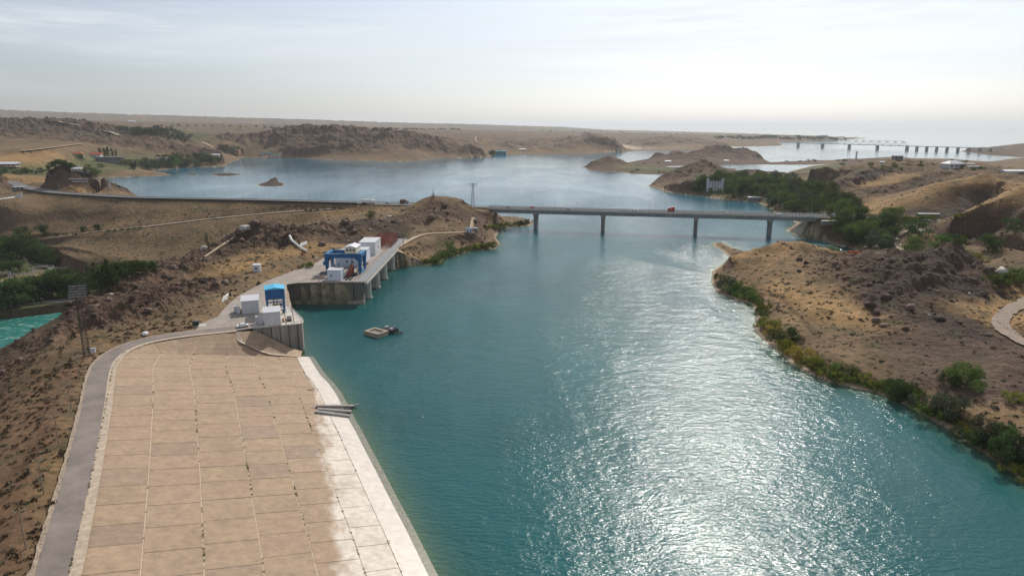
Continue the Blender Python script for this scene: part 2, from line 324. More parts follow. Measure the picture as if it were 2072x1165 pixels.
Z = Z + .12 * fbm(GX, GY, 3.2, 3, .5, False, 2.0) * shorefade * (GY < 900)
Z = np.where((SDF > 0) & (SDF < 25), np.maximum(Z, .12 + .05 * SDF), Z)
# river below the dam
RIV = [W(-520,260), W(-420,268), (-250,668), (0,645), (60,639), (150,628), (172,622), W(-185,330), W(-195,270), W(-215,200), W(-240,120), W(-520,60)]
RIV = np.array([(p[1], p[2]) if p[0] == 'w' else G(p[0], p[1], -35)[:2] for p in RIV])
rd, _ = polydist(GX, GY, np.column_stack([np.vstack([RIV, RIV[:1]]), np.zeros(len(RIV) + 1)])); rin = inside(GX, GY, RIV)
Z = np.where(rin, np.minimum(Z, -35.3 - np.minimum(rd * .1, 1.5)), Z)
Z = np.where((~rin) & (GX < -120) & (GY < 480) & (rd < 6), np.maximum(Z, -34.6), Z)
# dam facing: keep the ground below the slabs
CREST = np.array([(-58,62),(-75,101),(-91.9,135.8),(-109.5,171),(-126.9,205.5),(-130,216),(-130.3,226),(-122,233.5),(-113,239),(-104,242.5),(-98.5,247.5)])
FOOT = np.array([G(*p)[:2] for p in ((606,712),(625,735),(655,758),(672,775),(700,820),(715,850),(745,905),(800,1010),(880,1165))] + [(8,66)])
APR = np.vstack([CREST, [(-97,250.5),(-82,254)], FOOT])
ain = inside(GX, GY, APR); dc, _ = polydist(GX, GY, np.column_stack([CREST, np.zeros(len(CREST))])); df, _ = polydist(GX, GY, np.column_stack([FOOT, np.zeros(len(FOOT))]))
zap = 11 * df / (df + dc + 1e-3)
Z = np.where(ain, np.minimum(Z, zap - 2.2 - 5 * smooth(205, 228, GY) * smooth(1.5, 6, dc)), Z)
# flat yards
YARD = np.array([G(*p, 11)[:2] for p in ((396,668),(405,655),(440,640),(462,615),(480,600),(505,586),(545,566),(590,549),(625,540),(655,522),(690,502),(770,488),(792,486))] + [(-74,456),(-73,326.5)] + [G(*p, 11)[:2] for p in ((692,571),(640,571),(600,572),(580,575))] + [(-95,279),(-84,256),(-97,248.5),(-104,243.5),(-113,240.5),(-119,237)])
yd, _ = polydist(GX, GY, np.column_stack([np.vstack([YARD, YARD[:1]]), np.zeros(len(YARD) + 1)])); yin = inside(GX, GY, YARD)
Z = np.where(yin, 10.9, np.where(ain | (SDF < 0), Z, Z + (10.9 - Z) * (1 - smooth(0, 6, yd)) * (yd < 6)))
# cut and fill under the roads
RSM = {}
PATHM = np.zeros(GX.shape, np.float32)
for nm, (wd, mt, pts) in ROADS.items():
    q = resample(pts, max(1.5, wd * .35)); RSM[nm] = q
    mnx, mxx = q[:, 0].min() - 25, q[:, 0].max() + 25; mny, mxy = q[:, 1].min() - 25, q[:, 1].max() + 25
    m = (GX > mnx) & (GX < mxx) & (GY > mny) & (GY < mxy)
    if not m.any(): continue
    d, z = polydist(GX[m], GY[m], q[::3] if len(q) > 40 else q)
    hw = wd / 2; drop = .25 + .0006 * math.hypot(q[:, 0].mean(), q[:, 1].mean())
    k = 1 - smooth(hw + .6, hw * 1.6 + 5, d)
    PATHM[m] = np.maximum(PATHM[m], 1 - smooth(hw, hw + 1.2, d))
    Z[m] = np.where(ain[m], Z[m], Z[m] * (1 - k) + (z - drop) * k)
Z = np.where(SDF < 0, np.minimum(-.25 + .22 * SDF, -.25).clip(-9, None), Z).astype(np.float32)
LOGR = np.log(RR)
def hz(x, y):
    """height of the ground mesh"""
    r = math.hypot(x, y); a = math.atan2(x, y)
    i = min(max((a - AZ[0]) / (AZ[1] - AZ[0]), 0), NA - 1.001); j = min(np.searchsorted(RR, r) - 1, NR - 2); j = max(j, 0)
    u = i - int(i); v = min(max((r - RR[j]) / (RR[j + 1] - RR[j]), 0), 1); i = int(i)
    return float((Z[i, j] * (1 - u) + Z[i + 1, j] * u) * (1 - v) + (Z[i, j + 1] * (1 - u) + Z[i + 1, j + 1] * u) * v)
def hit(px, py, far_ok=True):
    """ground point seen at a pixel"""
    x, y, v = ray(px, py); a = math.atan2(x, y); h = math.hypot(x, y)
    i = min(max((a - AZ[0]) / (AZ[1] - AZ[0]), 0), NA - 1.001); u = i - int(i); i = int(i)
    prof = np.maximum(Z[i] * (1 - u) + Z[i + 1] * u, -36)
    prof = np.where((SDF[i] < 0), np.maximum(prof, 0), prof)
    zr = H + RR * (v / h); k = np.argmax(prof >= zr)
    if not (prof >= zr).any() or k == 0: return G(px, py, 0)
    e0 = zr[k - 1] - prof[k - 1]; e1 = prof[k] - zr[k]; t = e0 / (e0 + e1 + 1e-6); r = RR[k - 1] + t * (RR[k] - RR[k - 1])
    X, Yy = math.sin(a) * r, math.cos(a) * r
    return (X, Yy, hz(X, Yy))

# ------------------------------------------------------------------ materials
MATS = {}
def nodes(name):
    m = bpy.data.materials.new(name); m.use_nodes = True; t = m.node_tree; t.nodes.clear()
    return m, t, t.nodes.new, t.links.new
def mat(name, col, rough=.8, var=.25, scale=1.0, bump=.0, metal=0.0, spec=.3, streak=0.0, coord='Object'):
    if name in MATS: return MATS[name]
    m, t, N, L = nodes(name)
    o = N('ShaderNodeOutputMaterial'); b = N('ShaderNodeBsdfPrincipled'); L(b.outputs[0], o.inputs[0])
    tc = N('ShaderNodeTexCoord'); mp = N('ShaderNodeMapping'); L(tc.outputs[coord], mp.inputs[0])
    if streak: mp.inputs['Scale'].default_value = (1, 1, streak)
    n = N('ShaderNodeTexNoise'); n.inputs['Scale'].default_value = scale; n.inputs['Detail'].default_value = 6; n.inputs['Roughness'].default_value = .65; L(mp.outputs[0], n.inputs['Vector'])
    mr = N('ShaderNodeMapRange'); mr.inputs[1].default_value = .3; mr.inputs[2].default_value = .7; mr.inputs[3].default_value = 1 - var; mr.inputs[4].default_value = 1 + var; L(n.outputs[0], mr.inputs[0])
    v = N('ShaderNodeVectorMath'); v.operation = 'SCALE'; v.inputs[0].default_value = col; L(mr.outputs[0], v.inputs['Scale']); L(v.outputs[0], b.inputs['Base Color'])
    b.inputs['Roughness'].default_value = rough; b.inputs['Metallic'].default_value = metal; b.inputs['Specular IOR Level'].default_value = spec
    if bump:
        bp = N('ShaderNodeBump'); bp.inputs['Strength'].default_value = 1; bp.inputs['Distance'].default_value = bump; L(n.outputs[0], bp.inputs['Height']); L(bp.outputs[0], b.inputs['Normal'])
    MATS[name] = m; return m
def mat_terrain():
    m, t, N, L = nodes('earth')
    o = N('ShaderNodeOutputMaterial'); b = N('ShaderNodeBsdfPrincipled'); L(b.outputs[0], o.inputs[0]); b.inputs['Roughness'].default_value = .95; b.inputs['Specular IOR Level'].default_value = .12
    at = N('ShaderNodeAttribute'); at.attribute_name = 'tint'; ro = N('ShaderNodeAttribute'); ro.attribute_name = 'rock'
    ge = N('ShaderNodeNewGeometry')
    def noise(sc, det=5, ro_=.6, dist=0):
        n = N('ShaderNodeTexNoise'); n.inputs['Scale'].default_value = sc; n.inputs['Detail'].default_value = det; n.inputs['Roughness'].default_value = ro_; n.inputs['Distortion'].default_value = dist
        L(ge.outputs['Position'], n.inputs['Vector']); return n
    def rng_(src, a, b_, c, d):
        r = N('ShaderNodeMapRange'); r.inputs[1].default_value = a; r.inputs[2].default_value = b_; r.inputs[3].default_value = c; r.inputs[4].default_value = d; L(src, r.inputs[0]); return r.outputs[0]
    def mulv(a, s):
        v = N('ShaderNodeVectorMath'); v.operation = 'SCALE'; L(a, v.inputs[0]); L(s, v.inputs['Scale']); return v.outputs[0]
    na, nb, nc = noise(.045, 6, .62, .4), noise(.5, 6, .7), noise(.011, 5)
    c = mulv(at.outputs['Color'], rng_(na.outputs[0], .3, .7, .72, 1.28)); c = mulv(c, rng_(nb.outputs[0], .3, .7, .66, 1.36)); c = mulv(c, rng_(nc.outputs[0], .3, .7, .86, 1.14))
    # low sage bushes dotted over the steppe
    vo = N('ShaderNodeTexVoronoi'); vo.inputs['Scale'].default_value = .26; vo.inputs['Randomness'].default_value = 1; L(ge.outputs['Position'], vo.inputs['Vector'])
    dots = rng_(vo.outputs['Distance'], .16, .40, 1, 0)
    inv = N('ShaderNodeMath'); inv.operation = 'SUBTRACT'; inv.inputs[0].default_value = 1; L(ro.outputs['Fac'], inv.inputs[1])
    patch = rng_(na.outputs[0], .38, .55, .2, 1)
    m1 = N('ShaderNodeMath'); m1.operation = 'MULTIPLY'; L(dots, m1.inputs[0]); L(inv.outputs[0], m1.inputs[1])
    m2 = N('ShaderNodeMath'); m2.operation = 'MULTIPLY'; L(m1.outputs[0], m2.inputs[0]); L(patch, m2.inputs[1])
    m3 = N('ShaderNodeMath'); m3.operation = 'MULTIPLY'; L(m2.outputs[0], m3.inputs[0]); m3.inputs[1].default_value = .75
    mx = N('ShaderNodeMix'); mx.data_type = 'RGBA'; L(m3.outputs[0], mx.inputs[0]); L(c, mx.inputs[6]); mx.inputs[7].default_value = (.075, .066, .035, 1)
    L(mx.outputs[2], b.inputs['Base Color'])
    h1 = N('ShaderNodeMath'); h1.operation = 'MULTIPLY'; L(nb.outputs[0], h1.inputs[0]); L(rng_(ro.outputs['Fac'], 0, 1, .9, 2.6), h1.inputs[1])
    h2 = N('ShaderNodeMath'); h2.operation = 'MULTIPLY'; L(na.outputs[0], h2.inputs[0]); L(rng_(ro.outputs['Fac'], 0, 1, 1.0, 16), h2.inputs[1])
    h3 = N('ShaderNodeMath'); h3.operation = 'ADD'; L(h1.outputs[0], h3.inputs[0]); L(h2.outputs[0], h3.inputs[1])
    h4 = N('ShaderNodeMath'); h4.operation = 'ADD'; L(h3.outputs[0], h4.inputs[0]); L(m2.outputs[0], h4.inputs[1])
    bp = N('ShaderNodeBump'); bp.inputs['Strength'].default_value = .8; bp.inputs['Distance'].default_value = .7; L(h4.outputs[0], bp.inputs['Height']); L(bp.outputs[0], b.inputs['Normal'])
    return m
def mat_water(name, deep, shallow_col, foam=False):
    m, t, N, L = nodes(name)
    o = N('ShaderNodeOutputMaterial'); b = N('ShaderNodeBsdfPrincipled'); L(b.outputs[0], o.inputs[0])
    b.inputs['IOR'].default_value = 1.33; b.inputs['Specular IOR Level'].default_value = .29
    ge = N('ShaderNodeNewGeometry')
    def noise(sc, det, ro_, rot=0, stretch=(1, 1, 1), dist=0):
        mp = N('ShaderNodeMapping'); mp.inputs['Rotation'].default_value = (0, 0, rot); mp.inputs['Scale'].default_value = stretch; L(ge.outputs['Position'], mp.inputs[0])
        n = N('ShaderNodeTexNoise'); n.inputs['Scale'].default_value = sc; n.inputs['Detail'].default_value = det; n.inputs['Roughness'].default_value = ro_; n.inputs['Distortion'].default_value = dist
        L(mp.outputs[0], n.inputs['Vector']); return n.outputs[0]
    def rng_(src, a, b_, c, d):
        r = N('ShaderNodeMapRange'); r.inputs[1].default_value = a; r.inputs[2].default_value = b_; r.inputs[3].default_value = c; r.inputs[4].default_value = d; L(src, r.inputs[0]); return r.outputs[0]
    def mth(op, a, bb):
        x = N('ShaderNodeMath'); x.operation = op
        for k, q in enumerate((a, bb)):
            if isinstance(q, (int, float)): x.inputs[k].default_value = q
            else: L(q, x.inputs[k])
        return x.outputs[0]
    wa = noise(.40, 3, .5, .25, (1, 2.4, 1)); wb = noise(1.15, 3, .55, -.1, (1, 2.0, 1)); wc = noise(.11, 2, .5, .2, (1, 1.6, 1))
    gust = mth('MULTIPLY', rng_(noise(.011, 5, .6, .5, (1, .45, 1), .8), .36, .64, .5, 1.15), rng_(noise(.016, 5, .6, .42, (1, .22, 1), 1.4), .36, .56, .72, 1.08))      # wind streaks: ruffled and calm water
    hgt = mth('ADD', mth('ADD', mth('MULTIPLY', wa, .50), mth('MULTIPLY', wb, .22)), mth('MULTIPLY', wc, .6))
    sy = N('ShaderNodeSeparateXYZ'); L(ge.outputs['Position'], sy.inputs[0])
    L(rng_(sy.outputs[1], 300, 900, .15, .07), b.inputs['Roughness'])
    hgt = mth('MULTIPLY', mth('MULTIPLY', hgt, gust), rng_(sy.outputs[1], 420, 1000, 1, .24))      # the open lake beyond the bridge is calmer
    bp = N('ShaderNodeBump'); bp.inputs['Strength'].default_value = 1; bp.inputs['Distance'].default_value = .70; L(hgt, bp.inputs['Height']); L(bp.outputs[0], b.inputs['Normal'])
    pass
    at = N('ShaderNodeAttribute'); at.attribute_name = 'shallow'
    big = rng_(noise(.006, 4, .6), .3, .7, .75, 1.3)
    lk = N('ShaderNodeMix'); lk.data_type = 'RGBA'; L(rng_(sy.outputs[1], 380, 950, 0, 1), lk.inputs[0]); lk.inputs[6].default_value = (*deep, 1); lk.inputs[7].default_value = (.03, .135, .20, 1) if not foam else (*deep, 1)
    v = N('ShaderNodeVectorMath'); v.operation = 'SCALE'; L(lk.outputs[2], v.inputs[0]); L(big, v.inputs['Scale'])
    mx = N('ShaderNodeMix'); mx.data_type = 'RGBA'; L(at.outputs['Fac'], mx.inputs[0]); L(v.outputs[0], mx.inputs[6]); mx.inputs[7].default_value = (*shallow_col, 1)
    col = mx.outputs[2]
    if foam:
        f = rng_(noise(.12, 7, .7, .9, (1, 2.6, 1), 1.2), .54, .68, 0, .75)
        mf = N('ShaderNodeMix'); mf.data_type = 'RGBA'; L(f, mf.inputs[0]); L(col, mf.inputs[6]); mf.inputs[7].default_value = (.55, .66, .60, 1); col = mf.outputs[2]
    L(col, b.inputs['Base Color'])
    return m
def mat_leaf(name, col, tr=.25):
    if name in MATS: return MATS[name]
    m, t, N, L = nodes(name)
    o = N('ShaderNodeOutputMaterial'); ge = N('ShaderNodeNewGeometry'); oi = N('ShaderNodeObjectInfo')
    n = N('ShaderNodeTexNoise'); n.inputs['Scale'].default_value = .8; n.inputs['Detail'].default_value = 4; L(ge.outputs['Position'], n.inputs['Vector'])
    mr = N('ShaderNodeMapRange'); mr.inputs[1].default_value = .3; mr.inputs[2].default_value = .7; mr.inputs[3].default_value = .55; mr.inputs[4].default_value = 1.5; L(n.outputs[0], mr.inputs[0])
    ra = N('ShaderNodeMapRange'); ra.inputs[3].default_value = .65; ra.inputs[4].default_value = 1.3; L(oi.outputs['Random'], ra.inputs[0])
    mu = N('ShaderNodeMath'); mu.operation = 'MULTIPLY'; L(mr.outputs[0], mu.inputs[0]); L(ra.outputs[0], mu.inputs[1])
    hsv = N('ShaderNodeHueSaturation'); hsv.inputs['Color'].default_value = (*col, 1); hr = N('ShaderNodeMapRange'); hr.inputs[3].default_value = .475; hr.inputs[4].default_value = .525; L(oi.outputs['Random'], hr.inputs[0]); L(hr.outputs[0], hsv.inputs['Hue']); L(mu.outputs[0], hsv.inputs['Value'])
    d = N('ShaderNodeBsdfDiffuse'); tl = N('ShaderNodeBsdfTranslucent'); L(hsv.outputs[0], d.inputs[0]); L(hsv.outputs[0], tl.inputs[0])
    ms = N('ShaderNodeMixShader'); ms.inputs[0].default_value = tr; L(d.outputs[0], ms.inputs[1]); L(tl.outputs[0], ms.inputs[2]); L(ms.outputs[0], o.inputs[0])
    MATS[name] = m; return m
def mat_tint(name, rough=.95, scale=2.0, var=.3, bump=0.0, spec=.2, streak=False):
    """colour read from the 'tint' attribute (each slab, bush or stone has its own colour)"""
    m, t, N, L = nodes(name)
    o = N('ShaderNodeOutputMaterial'); b = N('ShaderNodeBsdfPrincipled'); L(b.outputs[0], o.inputs[0]); b.inputs['Roughness'].default_value = rough; b.inputs['Specular IOR Level'].default_value = spec
    at = N('ShaderNodeAttribute'); at.attribute_name = 'tint'; ge = N('ShaderNodeNewGeometry')
    n = N('ShaderNodeTexNoise'); n.inputs['Scale'].default_value = scale; n.inputs['Detail'].default_value = 7; n.inputs['Roughness'].default_value = .7; L(ge.outputs['Position'], n.inputs['Vector'])
    mr = N('ShaderNodeMapRange'); mr.inputs[1].default_value = .3; mr.inputs[2].default_value = .7; mr.inputs[3].default_value = 1 - var; mr.inputs[4].default_value = 1 + var; L(n.outputs[0], mr.inputs[0])
    v = N('ShaderNodeVectorMath'); v.operation = 'SCALE'; L(at.outputs['Color'], v.inputs[0]); L(mr.outputs[0], v.inputs['Scale']); colr_ = v.outputs[0]
    if streak:                             # scour marks running down the slope, rust and silt stains
        mp = N('ShaderNodeMapping'); mp.inputs['Rotation'].default_value = (0, 0, R(-26.6)); mp.inputs['Scale'].default_value = (.22, 2.2, 1); L(ge.outputs['Position'], mp.inputs[0])
        n3 = N('ShaderNodeTexNoise'); n3.inputs['Scale'].default_value = 1.1; n3.inputs['Detail'].default_value = 7; n3.inputs['Roughness'].default_value = .72; L(mp.outputs[0], n3.inputs['Vector'])
        m3 = N('ShaderNodeMapRange'); m3.inputs[1].default_value = .55; m3.inputs[2].default_value = .72; m3.inputs[4].default_value = .5; L(n3.outputs[0], m3.inputs[0])
        x1 = N('ShaderNodeMix'); x1.data_type = 'RGBA'; L(m3.outputs[0], x1.inputs[0]); L(colr_, x1.inputs[6]); x1.inputs[7].default_value = (.52, .41, .30, 1)
        n4 = N('ShaderNodeTexNoise'); n4.inputs['Scale'].default_value = .09; n4.inputs['Detail'].default_value = 8; n4.inputs['Roughness'].default_value = .7; L(ge.outputs['Position'], n4.inputs['Vector'])
        m4 = N('ShaderNodeMapRange'); m4.inputs[1].default_value = .5; m4.inputs[2].default_value = .72; m4.inputs[4].default_value = .5; L(n4.outputs[0], m4.inputs[0])
        x2 = N('ShaderNodeMix'); x2.data_type = 'RGBA'; L(m4.outputs[0], x2.inputs[0]); L(x1.outputs[2], x2.inputs[6]); x2.inputs[7].default_value = (.20, .14, .09, 1); colr_ = x2.outputs[2]
    L(colr_, b.inputs['Base Color'])
    if bump:
        bp = N('ShaderNodeBump'); bp.inputs['Distance'].default_value = bump; L(n.outputs[0], bp.inputs['Height']); L(bp.outputs[0], b.inputs['Normal'])
    return m

# ------------------------------------------------------------------ object helpers
def tag(o, label=None, cat=None, group=None, kind=None):
    if label: o['label'] = label
    if cat: o['category'] = cat
    if group: o['group'] = group
    if kind: o['kind'] = kind
    return o
def thing(name, label, cat, loc=(0, 0, 0), rz=0.0, group=None):
    o = bpy.data.objects.new(name, None); COL.objects.link(o); o.location = loc; o.rotation_euler = (0, 0, rz); o.empty_display_size = .5
    return tag(o, label, cat, group)
def copy_tree(o, parent=None):
    c = o.copy(); COL.objects.link(c)
    if parent: c.parent = parent
    for ch in list(o.children): copy_tree(ch, c)
    return c
def mesh_np(name, verts, faces_flat, nper, material, parent=None, attrs=None, smooth_=False):
    me = bpy.data.meshes.new(name); verts = np.asarray(verts, np.float32); faces_flat = np.asarray(faces_flat, np.int32).ravel()
    nf = len(faces_flat) // nper
    me.vertices.add(len(verts)); me.vertices.foreach_set('co', verts.ravel())
    me.loops.add(len(faces_flat)); me.loops.foreach_set('vertex_index', faces_flat)
    me.polygons.add(nf); me.polygons.foreach_set('loop_start', np.arange(0, nf * nper, nper, dtype=np.int32)); me.polygons.foreach_set('loop_total', np.full(nf, nper, np.int32))
    if smooth_: me.polygons.foreach_set('use_smooth', np.ones(nf, bool))
    for k, (typ, data) in (attrs or {}).items():
        a = me.attributes.new(k, typ, 'POINT'); a.data.foreach_set('color' if typ == 'FLOAT_COLOR' else 'value', np.asarray(data, np.float32).ravel())
    me.update(calc_edges=True); me.validate()
    me.materials.append(material)
    o = bpy.data.objects.new(name, me); COL.objects.link(o)
    if parent: o.parent = parent
    return o
class MB:
    def __init__(s): s.v = []; s.f = []
    def add(s, vs, fs):
        n = len(s.v); s.v += [tuple(map(float, q)) for q in vs]; s.f += [tuple(i + n for i in f) for f in fs]; return s
    def box(s, x0, x1, y0, y1, z0, z1):
        return s.add([(x0,y0,z0),(x1,y0,z0),(x1,y1,z0),(x0,y1,z0),(x0,y0,z1),(x1,y0,z1),(x1,y1,z1),(x0,y1,z1)], [(3,2,1,0),(4,5,6,7),(0,1,5,4),(1,2,6,5),(2,3,7,6),(3,0,4,7)])
    def cb(s, cx, cy, cz, sx, sy, sz): return s.box(cx - sx/2, cx + sx/2, cy - sy/2, cy + sy/2, cz - sz/2, cz + sz/2)
    def prism(s, poly, z0, z1):
        n = len(poly); z0 = z0 if hasattr(z0, '__len__') else [z0] * n; z1 = z1 if hasattr(z1, '__len__') else [z1] * n
        vs = [(p[0], p[1], z0[i]) for i, p in enumerate(poly)] + [(p[0], p[1], z1[i]) for i, p in enumerate(poly)]
        return s.add(vs, [tuple(range(n - 1, -1, -1)), tuple(range(n, 2 * n))] + [(i, (i + 1) % n, n + (i + 1) % n, n + i) for i in range(n)])
    def bar(s, a, b, r, r2=None, n=4):
        a, b = Vector(a), Vector(b); d = (b - a); L_ = d.length
        if L_ < 1e-6: return s
        d /= L_; u = d.orthogonal().normalized(); 
        if abs(d.z) < .999: u = d.cross(Vector((0, 0, 1))).normalized()
        v = d.cross(u); r2 = r if r2 is None else r2; vs = []
        for c, rr in ((a, r), (b, r2)):
            for k in range(n):
                t = 2 * math.pi * (k + .5) / n; vs.append(c + u * (math.cos(t) * rr) + v * (math.sin(t) * rr))
        return s.add(vs, [tuple(range(n - 1, -1, -1)), tuple(range(n, 2 * n))] + [(i, (i + 1) % n, n + (i + 1) % n, n + i) for i in range(n)])
    def lathe(s, prof, cx=0, cy=0, n=12):
        vs = []
        for r, z in prof:
            for k in range(n):
                t = 2 * math.pi * k / n; vs.append((cx + r * math.cos(t), cy + r * math.sin(t), z))
        fs = [tuple(range(n - 1, -1, -1)), tuple(range((len(prof) - 1) * n, len(prof) * n))]
        for j in range(len(prof) - 1): fs += [(j * n + i, j * n + (i + 1) % n, (j + 1) * n + (i + 1) % n, (j + 1) * n + i) for i in range(n)]
        return s.add(vs, fs)
    def quad(s, *p): return s.add(p, [tuple(range(len(p)))])
    def build(s, name, m, parent=None, bevel=0.0, smooth_=False):
        me = bpy.data.meshes.new(name); me.from_pydata(s.v, [], s.f); me.update(); me.materials.append(m)
        if smooth_: me.polygons.foreach_set('use_smooth', np.ones(len(me.polygons), bool))
        o = bpy.data.objects.new(name, me); COL.objects.link(o)
        if parent: o.parent = parent
        if bevel:
            b = o.modifiers.new('bevel', 'BEVEL'); b.width = bevel; b.segments = 2; b.limit_method = 'ANGLE'
        return o
def ribbon(name, q, width, m, lift=.06, kind='structure', closed=False, parent=None, z=None, label=None, wob=0.0):
    q = np.asarray(q, float); t = np.gradient(q[:, :2], axis=0); t /= np.linalg.norm(t, axis=1)[:, None] + 1e-9; nrm = np.column_stack([-t[:, 1], t[:, 0]])
    n = len(q); ww = np.full(n, width / 2) + (wob * rng.standard_normal(n) if wob else 0)
    vs = []
    for k in (-1, -.35, .35, 1): vs.append(np.column_stack([q[:, :2] + nrm * (ww * k)[:, None], q[:, 2] + lift]))
    V = np.concatenate(vs); F_ = []
    for k in range(3):
        for i in range(n - 1): F_.append((k * n + i, k * n + i + 1, (k + 1) * n + i + 1, (k + 1) * n + i)[::-1])
    o = mesh_np(name, V, F_, 4, m, parent)
    if kind: o['kind'] = kind
    return o

# ------------------------------------------------------------------ the ground
gzr = np.gradient(Z, axis=1) / np.gradient(RR)[None]; gza = np.gradient(Z, axis=0) / ((AZ[1] - AZ[0]) * RR[None])
slope = np.hypot(gzr, gza)
tint = np.zeros(GX.shape + (3,), np.float32)
for i, k in enumerate(TK): tint += TW[i][..., None] * np.array(TYPES[k], np.float32)
rockw = TW[TK.index('r')] + TW[TK.index('k')] + .7 * TW[TK.index('g')]
pat = fbm(GX, GY, 60, 5, .55, False, 21.0)[..., None]; pat2 = fbm(GX, GY, 14, 4, .55, False, 31.0)[..., None]
steppe, dry, rockc, green = (np.array(TYPES[k], np.float32) for k in 'sdrv')
land = smooth(3, 10, SDF)[..., None]
tint = tint + (dry - tint) * (smooth(.02, .3, pat) * .55 * (1 - rockw[..., None])) * land
tint = tint + (np.array((.075, .068, .036), np.float32) - tint) * (smooth(.05, .28, -pat2) * .6) * land
st = smooth(.55, 1.0, slope)[..., None] * land
tint = tint + (rockc * (1 + .8 * pat2) - tint) * st * .85
tint = np.where((SDF < 0)[..., None], np.array((.10, .11, .07), np.float32), tint)
rockw = np.clip(rockw + st[..., 0] * .7, 0, 1)
sandw = (1 - smooth(.4, 2.6, SDF + 2 * sm)) * (SDF > 0)
tint = tint + (np.array((.46, .36, .26), np.float32) - tint) * (sandw * .75)[..., None]
MT = mat_terrain()
ii = np.arange(NA - 1)[:, None] * NR + np.arange(NR - 1)[None]
quads = np.stack([ii, ii + NR, ii + NR + 1, ii + 1], -1)[..., ::-1].reshape(-1, 4)
V = np.stack([GX, GY, Z], -1).reshape(-1, 3)
ground = mesh_np('terrain', V, quads, 4, MT, attrs={'tint': ('FLOAT_COLOR', np.concatenate([tint, np.ones(GX.shape + (1,), np.float32)], -1).reshape(-1, 4)), 'rock': ('FLOAT', rockw.ravel())}, smooth_=True)
rf = rockw.ravel()[quads].mean(1) < .42
ground.data.polygons.foreach_set('use_smooth', rf)
tag(ground, kind='structure')

# ------------------------------------------------------------------ reservoir and river
sa = 3
wa = np.r_[np.arange(0, NA, sa), NA - 1] if (NA - 1) % sa else np.arange(0, NA, sa); wr = np.arange(0, NR, 2)
WX, WY, WS = GX[np.ix_(wa, wr)], GY[np.ix_(wa, wr)], SDF[np.ix_(wa, wr)]
n1_, n2_ = WX.shape; ii = np.arange(n1_ - 1)[:, None] * n2_ + np.arange(n2_ - 1)[None]
q = np.stack([ii, ii + n2_, ii + n2_ + 1, ii + 1], -1)[..., ::-1].reshape(-1, 4)
keep = (WS.ravel()[q].min(1) < 6) & ((~inside(WX, WY, APR)) | (WS > -999)).ravel()[q].any(1)
wz = np.zeros(WX.size)
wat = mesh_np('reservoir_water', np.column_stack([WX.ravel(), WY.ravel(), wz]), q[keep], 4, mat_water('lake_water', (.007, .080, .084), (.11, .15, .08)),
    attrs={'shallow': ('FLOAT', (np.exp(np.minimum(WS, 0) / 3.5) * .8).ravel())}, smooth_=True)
tag(wat, kind='structure')
rb = np.array(RIV); rmx = MB(); rmx.quad(*[(p[0], p[1], -35) for p in rb[::-1]])
rw = rmx.build('river_water', mat_water('river_water', (.02, .17, .14), (.02, .17, .14), True)); tag(rw, kind='structure')
# ------------------------------------------------------------------ air
hzb = MB().box(-100000, 100000, -3000, 100000, -60, 380)
hm = bpy.data.materials.new('haze'); hm.use_nodes = True; t_ = hm.node_tree; t_.nodes.clear()
ho = t_.nodes.new('ShaderNodeOutputMaterial'); hv = t_.nodes.new('ShaderNodeVolumePrincipled'); hv.inputs['Color'].default_value = (.92, .96, 1, 1); hv.inputs['Density'].default_value = 4e-5; hv.inputs['Anisotropy'].default_value = .25
t_.links.new(hv.outputs[0], ho.inputs['Volume'])
haze = hzb.build('haze', hm); haze['kind'] = 'stuff'

# ------------------------------------------------------------------ roads and yards
RM = dict(asphalt=mat('asphalt', (.205, .170, .148), .9, .26, .16, .01), asphalt2=mat('grey_asphalt', (.13, .125, .125), .9, .15, .2), track=mat('gravel_track', (.27, .222, .185), .95, .2, .25), dirt=mat('dirt_track', (.25,.195,.15), .97, .35, .35, .03), dust=mat('dusty_track', (.38, .295, .205), .95, .2, .3))
for nm, (wd, mt, pts) in ROADS.items():
    q = RSM[nm]
    dist = math.hypot(q[:, 0].mean(), q[:, 1].mean())
    name = {'crest_road': 'crest_road', 'highway': 'highway_road', 'highway_east': 'highway_road'}.get(nm, 'road' if mt in ('track', 'dirt') else 'track')
    ribbon(name, q, wd, RM[mt], .03 + .0003 * dist, wob=0 if mt.startswith('asphalt') else wd * .05)
MB().prism([(p[0], p[1]) for p in YARD[::-1]][::-1], 10.6, 11.0).build('yard_pavement', mat('yard_asphalt', (.30, .255, .22), .95, .22, .22))['kind'] = 'structure'
# pale stone edging along the crest road
cq = RSM['crest_road']
tcr = np.gradient(cq[:, :2], axis=0); tcr /= np.linalg.norm(tcr, axis=1)[:, None]; ncr = np.column_stack([-tcr[:, 1], tcr[:, 0]])
for wd, px in ((9, [(42,306.5),(75,303),(110,298.5),(140,294.5),(172,290.5)]), (14, [(95,244),(120,247),(150,252),(168,256)]), (10, [(211,265),(225,268),(238,273),(243,277)]), (4.5, [(963,276),(962,283),(964,289),(975,293.5)]), (1.6, [(326,449),(345,437),(365,424),(384,414)]), (1.8, [(405,527),(440,503),(475,480),(520,453)]), (7, [(408,288),(420,293),(432,300),(440,303)])):
    pp = []
    for a, b in zip(px[:-1], px[1:]):
        for k in range(8): pp.append(hit(a[0] + (b[0] - a[0]) * k / 8, a[1] + (b[1] - a[1]) * k / 8))
    pp = np.array(pp); pp = pp[np.r_[True, np.linalg.norm(np.diff(pp[:, :2], axis=0), axis=1) > 2]]
    if len(pp) < 3: continue
    ribbon('track', pp, wd, RM['dust'], .2 + .0005 * pp[:, 1].mean(), wob=.1 * wd ** .5)
